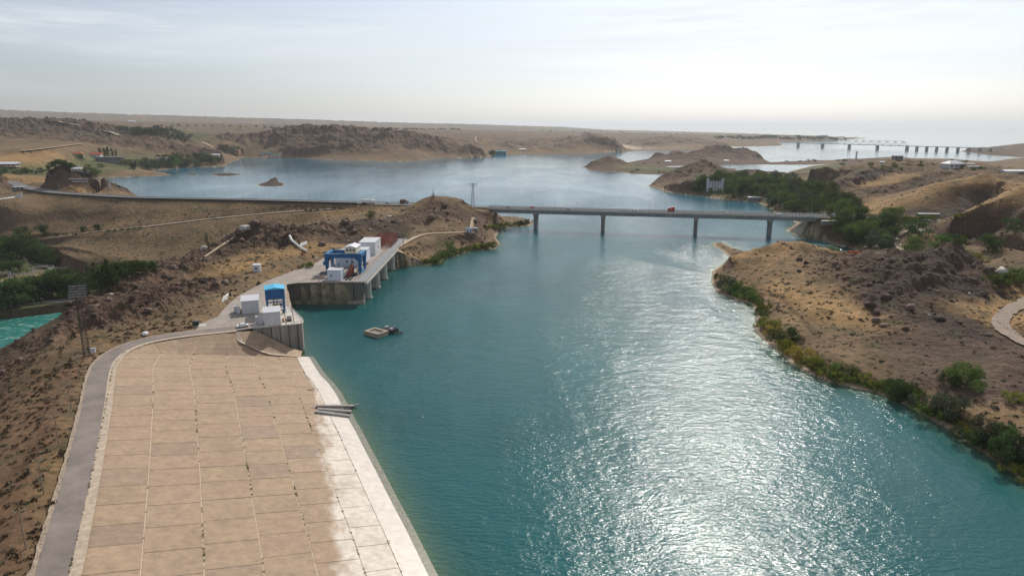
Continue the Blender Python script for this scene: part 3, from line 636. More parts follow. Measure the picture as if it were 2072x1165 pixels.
# ------------------------------------------------------------------ concrete facing of the near dam
edgeo = ribbon('kerb_strip', np.column_stack([cq[:, :2] + ncr * 3.1, cq[:, 2]]), 1.0, mat('pale_stones', (.31, .24, .175), .95, .55, 1.6, .1), .05, wob=.1)
gut = ribbon('kerb_strip', np.column_stack([cq[:, :2] - ncr * 3.6, cq[:, 2]]), 2.0, mat('pale_concrete', (.42, .335, .25), .9, .3, .8), .06, wob=.02)
tag(gut, kind='structure')
# slab field: a ruled surface between the crest edge and the water, in columns and rows of slabs
CO = np.array([(-56,60),(-74.2,101),(-91,135.8),(-108.5,171),(-126,205.5),(-129.7,219)])     # crest edge
WA = np.array([G(*p)[:2] for p in ((1000,1400),(905,1215),(880,1165),(835,1075),(800,1010),(770,952),(745,905),(728,872),(715,850),(700,820),(688,797),(672,775),(655,758))])
nv = np.array((.894, .447)); tv = np.array((-.447, .894))
def crest_at(v):                       # v: metres along the dam from (-56, 60)
    d = np.r_[0, np.cumsum(np.linalg.norm(np.diff(CO, axis=0), axis=1))]; return np.array([np.interp(v, d, CO[:, 0]), np.interp(v, d, CO[:, 1])])
def water_off(c):                      # distance from the crest to the waterline, square to the dam
    w_ = WA - c; a = w_ @ tv; o = np.argsort(a); return float(np.interp(0, a[o], (w_ @ nv)[o]))
VMAX = 178.0
WID = np.interp
colpx = [(0, 0)]
apron = thing('dam_facing', 'tan concrete slab face of the dam sloping from the crest road into the water', 'dam facing', (-90, 160, 0))
def unparent_loc(o, p): o.parent = p; o.matrix_parent_inverse = p.matrix_world.inverted(); return o
bpy.context.view_layer.update()
# columns of slabs: fractions of the way down at the far and the near end
FR_FAR = np.array([0, .165, .335, .51, .655, .80, .905]); FR_NEAR = np.array([0, .165, .33, .49, .645, .785, .90])
sv, sf, stt = [], [], []
jit = random.Random(5)
def surf(v, f):
    c = crest_at(v); wo = water_off(c); L_ = max(wo, 20); p = c + nv * (L_ * f); return (p[0], p[1], 10.85 * (1 - f) + .02)
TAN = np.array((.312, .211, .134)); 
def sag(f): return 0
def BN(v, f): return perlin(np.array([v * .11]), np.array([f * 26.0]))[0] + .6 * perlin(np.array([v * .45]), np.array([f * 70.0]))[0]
for ci in range(6):
    v = -4 + jit.uniform(-2, 2)
    while v < VMAX - .5:
        dv = min(8.0 + jit.uniform(-.9, .9), VMAX - v)
        if VMAX - (v + dv) < 2.5: dv = VMAX - v
        k = v / VMAX; f0 = np.interp(k, [0, 1], [FR_NEAR[ci], FR_FAR[ci]]); f1 = np.interp(k, [0, 1], [FR_NEAR[ci + 1], FR_FAR[ci + 1]])
        lift = jit.uniform(0, .025); g_ = .012; colr = TAN * jit.uniform(.965, 1.035) * np.array((1, jit.uniform(.985, 1.015), jit.uniform(.97, 1.03)))
        if jit.random() < .08: colr = colr * np.array((.86, .88, .92))
        n = 12 if ci >= 3 else 3; base = len(sv)
        for a in range(n + 1):
            for b in range(n + 1):
                x, y, z = surf(v + .075 + (dv - .15) * a / n, f0 + g_ * .13 + (f1 - f0 - g_ * .26) * b / n)
                sv.append((x, y, z + lift)); ff_ = f0 + (f1 - f0) * b / n; vv_ = v + dv * a / n
                nz = float(BN(vv_, ff_)); lim = .93 - .30 * max(0, 1 - vv_ / 165); bleach_sheen = min(1, max(0, (ff_ - lim + .055 * nz) / .05)) * .97; c_ = colr * (1 - bleach_sheen) + np.array((.62, .545, .46)) * bleach_sheen; stt.append((*c_, 1))  # whitens the near lower slabs: bleaching, plus sun sheen painted into the tint
        for a in range(n):
            for b in range(n):
                i = base + a * (n + 1) + b; sf.append((i, i + 1, i + n + 2, i + n + 1))
        v += dv
FLIP = lambda fs: [f[::-1] for f in fs]
slab_m = mat_tint('slab_concrete', .78, .55, .24, .012, .5, True)
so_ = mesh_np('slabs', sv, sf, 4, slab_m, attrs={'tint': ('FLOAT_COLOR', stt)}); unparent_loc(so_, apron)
# joint bed under the slabs (pale mortar shows between them) and the bleached band at the water
def strip(f0, f1, dz, name, m, n=60, nb=6, v1=VMAX):
    vs, fs = [], []
    for a in range(n + 1):
        for b in range(nb + 1):
            v = -6 + (v1 + 6) * a / n; k = v / VMAX; fa = f0(k); fb = f1(k); x, y, z = surf(v, fa + (fb - fa) * b / nb); vs.append((x, y, z + dz))
    for a in range(n):
        for b in range(nb): i = a * (nb + 1) + b; fs.append((i, i + 1, i + nb + 2, i + nb + 1))
    o = mesh_np(name, vs, fs, 4, m); unparent_loc(o, apron); return o
strip(lambda k: -.02, lambda k: .93, -.05, 'joint_bed', mat('joint_mortar', (.54, .43, .31), .95, .3, 1.5))
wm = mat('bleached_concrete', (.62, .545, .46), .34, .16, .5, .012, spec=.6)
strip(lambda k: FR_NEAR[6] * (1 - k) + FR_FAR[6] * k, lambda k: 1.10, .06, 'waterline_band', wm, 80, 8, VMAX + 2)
strip(lambda k: .982, lambda k: 1.10, .10, 'wet_edge', mat('wet_algae_concrete', (.16,.15,.095), .3, .5, .9, .01, spec=.6), 80, 4, VMAX + 2)
# fan of slabs at the upstream corner, up to the small intake
A_O = np.array((-81.5, 254.0)); AX = np.array((math.cos(R(20)), math.sin(R(20)))); AY = np.array((-AX[1], AX[0]))
def A(x, y): p = A_O + AX * x + AY * y; return (p[0], p[1])
fan_rim = [surf(VMAX, f) for f in np.linspace(0, .93, 8)]
top_rim = [(-129.7,219,10.85),(-129.5,226,10.85),(-121.5,232.8,10.85),(-112.5,238.3,10.85),(-104,241.6,10.8),(-97.5,246.5,10.4), (-92.5,248.5,7.2),(-86,248.5,3.2),(-80.5,249.5,1.0)]
low = fan_rim[::-1]
pc = []
for i in range(12):
    k = i / 11; 
    def at(r, k): 
        j = k * (len(r) - 1); a = int(min(j, len(r) - 2)); u = j - a; return np.array(r[a]) * (1 - u) + np.array(r[a + 1]) * u
    pc.append((at(fan_rim, k), at(top_rim, k)))
fv, ff, ft = [], [], []
for i in range(11):
    for j in range(4):
        cc = TAN * jit.uniform(1.0, 1.14)
        for s_ in range(1):
            ps = []
            for (ii_, jj) in ((i, j), (i + 1, j), (i + 1, j + 1), (i, j + 1)):
                a, b = pc[ii_]; ps.append(a + (b - a) * jj / 4)
            c0 = sum(ps) / 4; base = len(fv)
            for p_ in ps: q_ = c0 + (p_ - c0) * .975; fv.append((q_[0], q_[1], q_[2] + .06)); ft.append((*cc, 1))
            ff.append((base, base + 1, base + 2, base + 3))
fo = mesh_np('corner_slabs', fv, ff, 4, slab_m, attrs={'tint': ('FLOAT_COLOR', ft)}); unparent_loc(fo, apron)
bv, bf = [], []
for i in range(12):
    for j in range(5): a, b = pc[i]; p_ = a + (b - a) * j / 4; bv.append((p_[0], p_[1], p_[2] - .03))
for i in range(11):
    for j in range(4): k = i * 5 + j; bf.append((k, k + 5, k + 6, k + 1))
unparent_loc(mesh_np('corner_bed', bv, bf, 4, MATS['joint_mortar']), apron)
pathq = np.array([tuple(p[:2]) + (p[2] + .14,) for p in (pc[6][1], pc[6][1] * .6 + pc[7][0] * .4, pc[8][1] * .25 + pc[8][0] * .75, pc[9][0] * .9 + pc[9][1] * .1, pc[11][0] * .98 + pc[11][1] * .02)])
pth = ribbon('ramp_path', resample(pathq, 1.0), 1.9, MATS['pale_concrete'], .03, kind=None); unparent_loc(pth, apron)
# sandy spit and rubble by the small intake
# kerb with weeds between road and slabs is part of the ground
# ------------------------------------------------------------------ weeds and bushes (nobody could count them)
def tufts(name, pos, size, cols, m, nt=12, h=.75, seed=1):
    r = np.random.default_rng(seed); n = len(pos); pos = np.asarray(pos, np.float32); size = np.asarray(size, np.float32)
    th = r.uniform(0, 2 * np.pi, (n, nt)); ph = np.arccos(r.uniform(0, 1, (n, nt))); rr = r.uniform(.35, 1, (n, nt)) ** .6
    dx, dy, dz = np.sin(ph) * np.cos(th), np.sin(ph) * np.sin(th), np.cos(ph)
    c = pos[:, None] + np.stack([dx * rr, dy * rr, dz * rr * h], -1) * size[:, None, None]
    a = r.normal(size=(n, nt, 3)); a /= np.linalg.norm(a, axis=-1, keepdims=True); b = np.cross(a, r.normal(size=(n, nt, 3))); b /= np.linalg.norm(b, axis=-1, keepdims=True)
    k = size[:, None, None] * r.uniform(.30, .55, (n, nt, 1))
    v = np.stack([c - a * k - b * k * .6, c + a * k - b * k * .6, c + b * k], 2).reshape(-1, 3)
    f = np.arange(len(v)).reshape(-1, 3)
    cl = np.repeat(np.asarray(cols, np.float32), nt * 3, 0) * np.repeat(r.uniform(.75, 1.25, (n * nt, 1)), 3, 0)
    o = mesh_np(name, v, f, 3, m, attrs={'tint': ('FLOAT_COLOR', np.column_stack([cl, np.ones(len(cl))]))}); o['kind'] = 'stuff'; return o
tuft_m = mat_tint('dry_bush', .95, 3.0, .25, 0, .1)
# weeds in the joints
wp, wsz, wc = [], [], []
for f_, dens, col in [(.0, 1.3, (.10, .115, .04)), (-.012, .9, (.16, .15, .06))] + [(None, .16, (.10, .10, .045))] * 6:
    pass
for ci in range(0, 7):
    for _ in range(170 if ci == 0 else (120 if ci in (2, 3, 4, 5, 6) else 40)):
        v = jit.uniform(0, VMAX) ; k = v / VMAX
        if ci and math.sin(v * .09 + ci * 2) + jit.uniform(-.8, .8) < -.1: continue
        f = np.interp(k, [0, 1], [FR_NEAR[ci], FR_FAR[ci]]) - (.012 if ci == 0 else 0); x, y, z = surf(v, f)
        wp.append((x, y, z + .02)); wsz.append(jit.uniform(.12, .30) * (1.5 if jit.random() < .06 else 1)); wc.append((.13, .125, .05) if jit.random() < .6 else (.075, .10, .03))
tufts('joint_weeds', wp, wsz, wc, tuft_m, 10, .8, 3)
# sage and grass on the ground around
cand = 60000
ai = rng.uniform(0, NA - 1.01, cand); ri = (rng.uniform(0, 1, cand) ** .8) * np.searchsorted(RR, 760)
ia, ir = ai.astype(int), ri.astype(int)
fi = fbm(GX[ia, ir], GY[ia, ir], 38, 4, .6, False, 55.0)
ok = (SDF[ia, ir] > 2.0) & (~ain[ia, ir]) & (~yin[ia, ir]) & (PATHM[ia, ir] < .2) & (~rin[ia, ir]) & (Z[ia, ir] > -33)
prob = np.clip(.30 + 1.3 * fi, .03, 1) * (1 - .35 * rockw[ia, ir]); prob = np.where(GY[ia, ir] > 520, prob * .7, prob)
prob = np.where((GX[ia, ir] < -80) & (GY[ia, ir] < 260), prob * 1.5 + .1, prob)
ok &= rng.uniform(0, 1, cand) < prob
ia, ir, au, ru = ia[ok], ir[ok], (ai - ia)[ok], (ri - ir)[ok]
rr_ = RR[ir] * (1 - ru) + RR[ir + 1] * ru; aa_ = AZ[ia] + au * (AZ[1] - AZ[0])
zz_ = (Z[ia, ir] * (1 - au) + Z[ia + 1, ir] * au) * (1 - ru) + (Z[ia, ir + 1] * (1 - au) + Z[ia + 1, ir + 1] * au) * ru
pos = np.column_stack([np.sin(aa_) * rr_, np.cos(aa_) * rr_, zz_ - .04])
szs = rng.uniform(.35, .85, len(pos)) * (1 + .5 * (rng.uniform(0, 1, len(pos)) < .12)) * np.where(pos[:, 1] > 300, 1.25, 1)
pal = np.array([(.10, .095, .05), (.135, .11, .062), (.17, .125, .07), (.075, .07, .045), (.12, .12, .085), (.21, .155, .075), (.10, .065, .04)])
cc_ = pal[rng.choice(7, len(pos), p=[.22, .2, .16, .14, .12, .08, .08])]
lw = (pos[:, 0] < -70) & (pos[:, 1] < 270) & (rng.uniform(0, 1, len(pos)) < .55); cc_[lw] = np.array((.115, .070, .042))
tufts('sagebrush', pos, szs, cc_, tuft_m, 11, .62, 4)
# loose stone on the scree and the crags
def stones(name, pos, size, cols, m, seed=2):
    r = np.random.default_rng(seed); n = len(pos); pos = np.asarray(pos, np.float32); size = np.asarray(size, np.float32)
    bv = np.array([(1,0,0),(-.5,.87,0),(-.5,-.87,0),(.45,.5,.75),(-.6,0,.8),(.4,-.55,.7),(0,0,-.6)]); bf = np.array([(0,1,3),(1,4,3),(1,2,4),(2,5,4),(2,0,5),(0,3,5),(3,4,5),(1,0,6),(2,1,6),(0,2,6)])
    v = bv[None] * (1 + .35 * r.uniform(-1, 1, (n, 7, 3))); t = r.uniform(0, 6.28, n); c, s_ = np.cos(t), np.sin(t)
    v = np.stack([v[..., 0] * c[:, None] - v[..., 1] * s_[:, None], v[..., 0] * s_[:, None] + v[..., 1] * c[:, None], v[..., 2] * r.uniform(.5, 1.1, (n, 1))], -1)
    v = pos[:, None] + v * size[:, None, None]; f = (np.arange(n)[:, None, None] * 7 + bf[None]).reshape(-1, 3)
    cl = np.repeat(np.asarray(cols, np.float32), 7, 0)
    o = mesh_np(name, v.reshape(-1, 3), f, 3, m, attrs={'tint': ('FLOAT_COLOR', np.column_stack([cl, np.ones(len(cl))]))}); o['kind'] = 'stuff'; return o
cand = 46000
ai = rng.uniform(0, NA - 1.01, cand); ri = rng.uniform(0, 1, cand) * np.searchsorted(RR, 620)
ia, ir = ai.astype(int), ri.astype(int)
fi = fbm(GX[ia, ir], GY[ia, ir], 22, 4, .6, False, 77.0)
ok = (SDF[ia, ir] > 1.5) & (~ain[ia, ir]) & (~yin[ia, ir]) & (PATHM[ia, ir] < .2) & (~rin[ia, ir]) & (rng.uniform(0, 1, cand) < np.clip(rockw[ia, ir] * (.35 + 1.2 * fi), 0, 1))
ia, ir = ia[ok], ir[ok]
pos = np.column_stack([GX[ia, ir], GY[ia, ir], Z[ia, ir]])
gw = TW[TK.index('g')][ia, ir]
szs = rng.lognormal(-.45, .72, len(pos)).clip(.1, 3.2) * np.where(gw > .35, .45, 1.0) * np.clip(pos[:, 1] / 300, .6, 1.4)
cs = np.array((.105, .074, .058)) * rng.uniform(.5, 1.6, (len(pos), 1)); cs = np.where((rng.uniform(0, 1, len(pos)) < .04)[:, None], np.array((.42, .38, .34)), cs)
stones('loose_rocks', pos, szs, cs, mat_tint('rock_stone', .9, 1.2, .3, .05, .15))
# ------------------------------------------------------------------ materials of the built things
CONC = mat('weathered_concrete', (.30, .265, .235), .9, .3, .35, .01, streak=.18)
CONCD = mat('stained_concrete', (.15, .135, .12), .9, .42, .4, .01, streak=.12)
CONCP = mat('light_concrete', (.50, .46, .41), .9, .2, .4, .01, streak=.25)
WHITE = mat('white_cladding', (.60, .60, .62), .6, .06, .6, streak=.2)
ROOFG = mat('grey_roof_sheet', (.50, .50, .52), .6, .1, .7)
BLUE = mat('blue_paint', (.022, .105, .25), .5, .3, .5)
CYAN = mat('cyan_roof_sheet', (.06, .42, .66), .4, .15, .5)
BLUEG = mat('worn_blue_paint', (.03, .16, .33), .5, .35, .7)
CREAM = mat('cream_paint', (.70, .64, .50), .6, .1, .8)
REDM = mat('red_oxide_steel', (.23, .05, .035), .65, .3, .9)
STEEL = mat('galvanised_steel', (.42, .43, .44), .55, .2, .8, metal=.3)
DARKS = mat('dark_steel', (.05, .045, .042), .6, .3, .8)
RUST = mat('rusty_steel', (.20, .10, .06), .85, .4, 1.2)
GLASS = mat('window_glass', (.03, .035, .045), .12, .2, .6, spec=.6)
WOOD = mat('pole_wood', (.30, .235, .17), .9, .3, 1.2)
RUBB = mat('black_rubber', (.02, .02, .02), .8, .2, 2)
ORANGE = mat('orange_paint', (.55, .13, .04), .6, .2, .5)
YELLOW = mat('ochre_paint', (.52, .30, .08), .6, .2, .5)
REDP = mat('red_paint', (.45, .04, .025), .4, .12, 1)
GREYP = mat('grey_paint', (.30, .31, .32), .5, .15, 1)
BLK = mat('black_paint', (.02, .021, .024), .35, .1, 1)
WPAINT = mat('white_car_paint', (.78, .78, .78), .3, .05, 1, spec=.5)

def loc_thing(name, label, cat, p, yaw=0.0, group=None): return thing(name, label, cat, p, yaw, group)

# ---- small intake block with its two white cabins and blue crane (yaw 20 degrees)
YA = R(20)
def PA(x, y, z=11.0): a = A(x, y); return (a[0], a[1], z)
t = thing('intake_block', 'small grey concrete intake block with deck, standing in the water beside the dam facing', 'intake', PA(0, 0, 0), YA)
MB().prism([(-17.5,-.2),(-8,-.4),(.1,-.2),(.6,3),(-3.8,28),(-14,28)], [-3]*6, [10.75]*6).build('wall', CONC, t)
m = MB()
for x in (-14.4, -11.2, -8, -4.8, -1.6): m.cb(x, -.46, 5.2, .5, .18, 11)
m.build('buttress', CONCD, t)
MB().prism([(-17.8,-.7),(.4,-.6),(1.0,3),(-3.4,28.4),(-14,28.4)], 10.75, 11.12).build('deck', CONCP, t)
m = MB()
for a, b in (((.3,-.3),(.8,3)), ((.8,3),(-3.6,28)), ((-7.4,-.5),(.3,-.3))):
    for z in (11.65, 12.15): m.bar((*a, z), (*b, z), .05)
    n = max(2, int(math.dist(a, b) / 1.8))
    for i in range(n + 1): k = i / n; x, y = a[0] + (b[0]-a[0])*k, a[1] + (b[1]-a[1])*k; m.bar((x, y, 11.1), (x, y, 12.2), .05)
m.build('railing', STEEL, t)
m = MB()
for x in (-5.6, -2.6): m.box(x - .12, x + .12, .2, 27, 11.12, 11.26)
m.build('crane_rail', RUST, t)
m = MB(); m.box(-5.0, -3.4, 3.2, 8.8, 11.12, 11.95).box(-4.8, -3.6, 3.4, 8.6, 11.95, 12.0); m.build('gate_hatch', DARKS, t)
m = MB(); m.box(-6.9, -6.0, 3, 5, 11.12, 11.7).box(-6.9, -6.2, 6, 8, 11.12, 11.5); m.build('slot_cover', RUST, t)

def cabin(label, p, sx, sy, h, yaw, doors=(), wins=(), over=.25, wall=None, roof=None, name='white_cabin', cat='cabin', group=None):
    t = thing(name, label, cat, p, yaw, group)
    MB().box(0, sx, 0, sy, 0, h).build('wall', wall or WHITE, t)
    MB().add([(-over,-over,h),(sx+over,-over,h),(sx+over,sy+over,h),(-over,sy+over,h),(-over,-over,h+.18),(sx+over,-over,h+.18),(sx+over,sy+over,h+.42),(-over,sy+over,h+.42)], [(3,2,1,0),(4,5,6,7),(0,1,5,4),(1,2,6,5),(2,3,7,6),(3,0,4,7)]).build('roof', roof or ROOFG, t)
    def op(side, u, z, w_, h_, nm, mm):
        b = MB(); e = .04
        if side == 'f': b.box(u, u + w_, -e, .02, z, z + h_)
        if side == 'l': b.box(-e, .02, u, u + w_, z, z + h_)
        if side == 'r': b.box(sx - .02, sx + e, u, u + w_, z, z + h_)
        o = b.build(nm, mm, t)
        if nm == 'window':
            fb = MB(); q = .07; e2 = e + .03
            def fr(u0, u1, z0, z1):
                if side == 'f': fb.box(u0, u1, -e2, 0, z0, z1)
                if side == 'l': fb.box(-e2, 0, u0, u1, z0, z1)
                if side == 'r': fb.box(sx, sx + e2, u0, u1, z0, z1)
            fr(u - q, u + w_ + q, z - q, z); fr(u - q, u + w_ + q, z + h_, z + h_ + q); fr(u - q, u, z, z + h_); fr(u + w_, u + w_ + q, z, z + h_); fb.build('frame', STEEL, o)
    for d in doors: op(*d, 'door', GREYP)
    for w_ in wins: op(*w_, 'window', GLASS)
    return t
cabin('white box cabin with grey roof beside the white car, front of two', PA(-13.4, -.3, 11.02), 5.9, 8.2, 5.3, YA, [('l', 3.0, 0, 1.0, 2.2)], [('l', 5.4, 1.6, .7, 1.5), ('l', 1.2, 1.6, .7, 1.4)])
cabin('white box cabin with grey roof behind the other cabin, left of the cyan roofed crane', PA(-21.8, 21.5, 11.02), 6.6, 9.5, 5.2, YA, [('l', 2.6, 0, 1.0, 2.2)], [('l', 5.0, 1.7, .7, 1.4), ('l', .9, 1.7, .7, 1.4)])
def cabinet(label, p, yaw, group):
    t = thing('electrical_cabinet', label, 'cabinet', p, yaw, group)
    MB().box(0, 1.35, 0, 1.5, .25, 2.7).build('casing', WHITE, t); MB().box(-.06, 1.41, -.06, 1.56, 2.7, 2.82).build('lid', ROOFG, t); MB().box(.1, 1.25, .1, 1.4, 0, .25).build('plinth', CONCD, t)
    MB().box(-.03, .01, .2, 1.3, .5, 2.4).build('door', GREYP, t)
for p, lb in (((-15.5, 2.6), 'white electrical cabinet beside the front cabin, nearer the car'), ((-16.6, 4.7), 'white electrical cabinet beside the front cabin, behind its twin'), ((-23.9, 22.0), 'white electrical cabinet at the rear cabin, the nearer of two'), ((-24.9, 24.2), 'white electrical cabinet at the rear cabin, the farther of two')):
    cabinet(lb, PA(*p, 11.02), YA, 'electrical cabinets beside the cabins')
t = thing('gantry_crane', 'blue crane with boxed top and cyan roof standing on the small intake deck', 'crane', PA(-12.2, 17.2, 11.1), YA)
MB().add([(-.3,-.3,6.0),(7.2,-.3,6.0),(7.2,7.4,6.0),(-.3,7.4,6.0),(-.3,-.3,10.2),(7.2,-.3,10.2),(7.2,7.4,10.2),(-.3,7.4,10.2)], [(3,2,1,0),(4,5,6,7),(0,1,5,4),(1,2,6,5),(2,3,7,6),(3,0,4,7)]).build('housing', BLUE, t)
MB().add([(-.5,-.5,10.2),(7.4,-.5,10.2),(7.4,7.6,10.2),(-.5,7.6,10.2),(3.45,-.5,11.0),(3.45,7.6,11.0)], [(0,3,5,4),(4,5,2,1),(0,4,1),(2,5,3),(3,0,1,2)]).build('roof', CYAN, t)
for x in (.25, 6.65):
    for y in (.25, 6.85): MB().add(*[(lambda v, f: (v, f))([(x+dx*w_, y+dy*w_, z) for z, w_ in ((.5,.34),(6,.42)) for dx, dy in ((-1,-1),(1,-1),(1,1),(-1,1))], [(3,2,1,0),(4,5,6,7),(0,1,5,4),(1,2,6,5),(2,3,7,6),(3,0,4,7)])][0]).build('leg', BLUE, t)
for y in (.25, 6.85): MB().box(-.2, 7.1, y - .3, y + .3, 4.6, 5.0).build('cross_beam', BLUE, t)
for x in (.25, 6.65): MB().box(x - .3, x + .3, 0.6, 6.6, .35, .8).build('sill_beam', BLUE, t)
for x in (.25, 6.65):
    for y in (.7, 6.4): MB().cb(x, y, .22, .3, 1.3, .45).build('bogie', DARKS, t)
m = MB(); m.box(2.6, 3.1, 2.5, 5, .3, 5.0).box(3.9, 4.3, 2.5, 5, .3, 4.6).box(2.2, 4.8, 2.8, 4.6, 2.6, 3.0); m.build('hoist_frame', YELLOW, t)
m = MB(); m.box(4.6, 6.2, -1.6, .4, 2.6, 4.9); m.build('operator_cab', WHITE, t); MB().box(4.8, 6.0, -1.64, -1.58, 3.6, 4.5).build('cab_window', GLASS, t)
m = MB()
for k in range(12): m.box(6.9, 7.5, -.4 - k*.18, -.25 - k*.18, 4.4 - k*.34, 4.46 - k*.34)
m.build('ladder', BLUE, t)

# ---- cars
def car(label, p, yaw, paint, kind='sedan', group=None, L_=4.5):
    t = thing('parked_car' if group is None else 'car', label, 'car', p, yaw, group)
    prof = {'sedan': [(-2.2,.35),(-2.25,.75),(-2.1,.95),(-1.35,1.0),(-.8,1.42),(.55,1.44),(1.25,.98),(2.05,.82),(2.25,.6),(2.2,.35)],
            'suv': [(-2.2,.4),(-2.25,1.0),(-2.05,1.7),(.5,1.72),(1.15,1.1),(2.1,.98),(2.25,.7),(2.2,.4)]}[kind]
    n = len(prof); vs = []
    for s_ in (-1, 1):
        for x, z in prof: vs.append((x, s_ * (.86 if z < 1.05 else .70), z))
    MB().add(vs, [tuple(range(n)), tuple(range(2*n-1, n-1, -1))] + [(i, n+i, n+(i+1)%n, (i+1)%n) for i in range(n)]).build('body', paint, t, bevel=.05)
    top = 1.36 if kind == 'sedan' else 1.62; w_ = MB()
    for s_ in (-1, 1): w_.add([(-1.15,s_*.84,1.04),(.95,s_*.84,1.04),(.5,s_*.73,top),(-.8,s_*.73,top)], [(0,1,2,3) if s_ < 0 else (3,2,1,0)])
    w_.add([(1.22,-.7,1.03),(1.22,.7,1.03),(.62,.64,top+.03),(.62,-.64,top+.03)], [(0,1,2,3)]).add([(-1.38,.7,1.04),(-1.38,-.7,1.04),(-.88,-.64,top+.02),(-.88,.64,top+.02)], [(0,1,2,3)])
    w_.build('windows', GLASS, t)
    for x in (-1.4, 1.35):
        for s_ in (-1, 1):
            o = MB().bar((x, s_*.70, .33), (x, s_*.90, .33), .33, n=14).build('wheel', RUBB, t); MB().bar((x, s_*.885, .33), (x, s_*.91, .33), .19, n=10).build('rim', STEEL, o)
    for s_ in (-1, 1): MB().cb(2.2, s_*.62, .68, .1, .34, .14).build('headlight', WHITE, t); MB().cb(-2.22, s_*.65, .8, .08, .3, .16).build('taillight', REDP, t)
    return t
car('white saloon car parked beside the front cabin on the dam crest', (*A(-21.2, 2.0), 11.03), R(32), WPAINT)

# ---- power station intake: long deck on piers along the water
IX0, IX1, IY0, IY1 = -109.0, -73.0, 326.0, 456.0
t = thing('power_intake', 'long grey concrete power intake with dark front wall and round nosed piers', 'dam', (-85, 330, 0))
def B(x, y, z=0): return (x + 85, y - 330, z)
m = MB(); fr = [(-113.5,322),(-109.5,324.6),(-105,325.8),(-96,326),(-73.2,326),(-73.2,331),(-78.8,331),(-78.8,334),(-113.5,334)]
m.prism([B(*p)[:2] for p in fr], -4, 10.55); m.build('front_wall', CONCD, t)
m = MB(); m.prism([B(*p)[:2] for p in ((-107,325.0),(-96,325.0),(-72.6,325.0),(-72.6,326.0),(-96,326),(-105,325.8))], -3, 1.6)
m.box(*[c for p in ((B(-83.4,0)[0], B(-83.0,0)[0]), (-4.25, -4)) for c in p], -1, 10.5); m.build('footing', CONC, t)
MB().box(B(-77.9,0)[0], B(-77.6,0)[0], -4.3, -3.9, 1.6, 10.4).build('joint', mat('dark_joint', (.03,.03,.03), .95), t)
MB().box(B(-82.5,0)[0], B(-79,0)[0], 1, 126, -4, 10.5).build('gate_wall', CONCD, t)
for y in (337.5, 360, 382.5, 409, 434):
    m = MB(); poly = [B(-80, y-2.1)[:2]] + [(B(-73.6,0)[0] + 2.1*math.cos(a), y-330 + 2.1*math.sin(a)) for a in np.linspace(-math.pi/2, math.pi/2, 12)] + [B(-80, y+2.1)[:2]]
    m.prism(poly, -4, 9.6); m.prism([((px_+12)*1.0-12+ .25*math.copysign(1,px_-12) if False else px_, py_) for px_, py_ in poly], 9.6, 9.7); o = m.build('pier', CONCP, t)
    fp = [B(-80, y-2.5)[:2]] + [(B(-73.6,0)[0] + 2.6*math.cos(a), y-330 + 2.6*math.sin(a)) for a in np.linspace(-math.pi/2, math.pi/2, 12)] + [B(-80, y+2.5)[:2]]
    MB().prism(fp, -4, .55).build('footing', CONC, o)
MB().box(B(-113,0)[0], B(-95.2,0)[0], -7.4, -5.6, 10.4, 10.5)
MB().box(B(-95.5,0)[0], B(-72.2,0)[0], -4.2, 127, 10.55, 11.12).build('deck', CONC, t)
MB().box(B(-72.2,0)[0], B(-70.9,0)[0], -4.2, 127, 9.7, 10.9).build('edge_beam', CONCP, t)
m = MB()
for x in (-95.0, -78.2): m.box(B(x-.15,0)[0], B(x+.15,0)[0], -3.8, 126, 11.12, 11.3)
m.build('crane_rail', RUST, t)
m = MB()
for x in (-76.5, -71.1):
    for z in (11.75, 12.3): m.bar(B(x, 326.2, z), B(x, 456, z), .055)
    for k in range(66): m.bar(B(x, 326.3 + k*1.99, 11.1), B(x, 326.3 + k*1.99, 12.35), .05)
m.bar(B(-76.5,326.2,12.3), B(-71.1,326.2,12.3), .055); m.build('railing', STEEL, t)
m = MB()
for k in range(32): m.box(B(-75.9,0)[0], B(-71.6,0)[0], -2.5 + k*4, .6 + k*4, 11.12, 11.22)
m.build('walkway_grating', mat('grey_grating', (.24,.25,.26), .7, .25, 1.5), t)
for k, (x, y, sx, sy) in enumerate(((-81.8,328.5,1.0,6),(-79.9,328,.8,5.5),(-83.6,334,1.2,5),(-80.5,338,2.2,5),(-80.5,352,2.0,4),(-80.5,366,2.2,5))): MB().box(*B(x-sx/2, y)[:1], B(x+sx/2, y)[0], y-330, y-330+sy, 11.12, 11.12 + (.5 if k < 3 else .9)).build('gate_hatch', DARKS, t)
m = MB(); m.box(B(-86.5,0)[0], B(-81.5,0)[0], -4.6, -4.3, 11.12, 11.5).build('coping', CONCP, t)
# white cabins on the deck
cabin('white cabin with pale roof at the front corner of the power intake deck', (-91.0, 328.6, 11.14), 6.9, 6.0, 5.0, 0, [], [('f', 1.6, 1.9, .6, .9)], .15, mat('pale_blue_cladding', (.62,.66,.74), .6, .06, .6))
cabin('large white machine hall inside the blue portal crane on the power intake deck', (-95.4, 362, 11.14), 13.5, 26, 6.0, 0, [('f', 1.1, 0, .9, 2.2)], [('f', 5.8, 2.4, .8, 1.1), ('r', 4, 2, 1.4, 1.2), ('r', 12, 2, 1.4, 1.2)], .2, mat('pale_blue_cladding', (.62,.66,.74)), name='machine_hall', cat='building')
cabin('white long shed behind the crane, in front of the red steel racks', (-90.0, 396, 11.14), 9.6, 17, 7.6, 0, [('r', 3, 0, 1.2, 2.3)], [('f', 3.0, 4.2, 1.2, 1.0), ('r', 8, 3, 1.6, 1.2)], .2, name='long_shed', cat='shed')
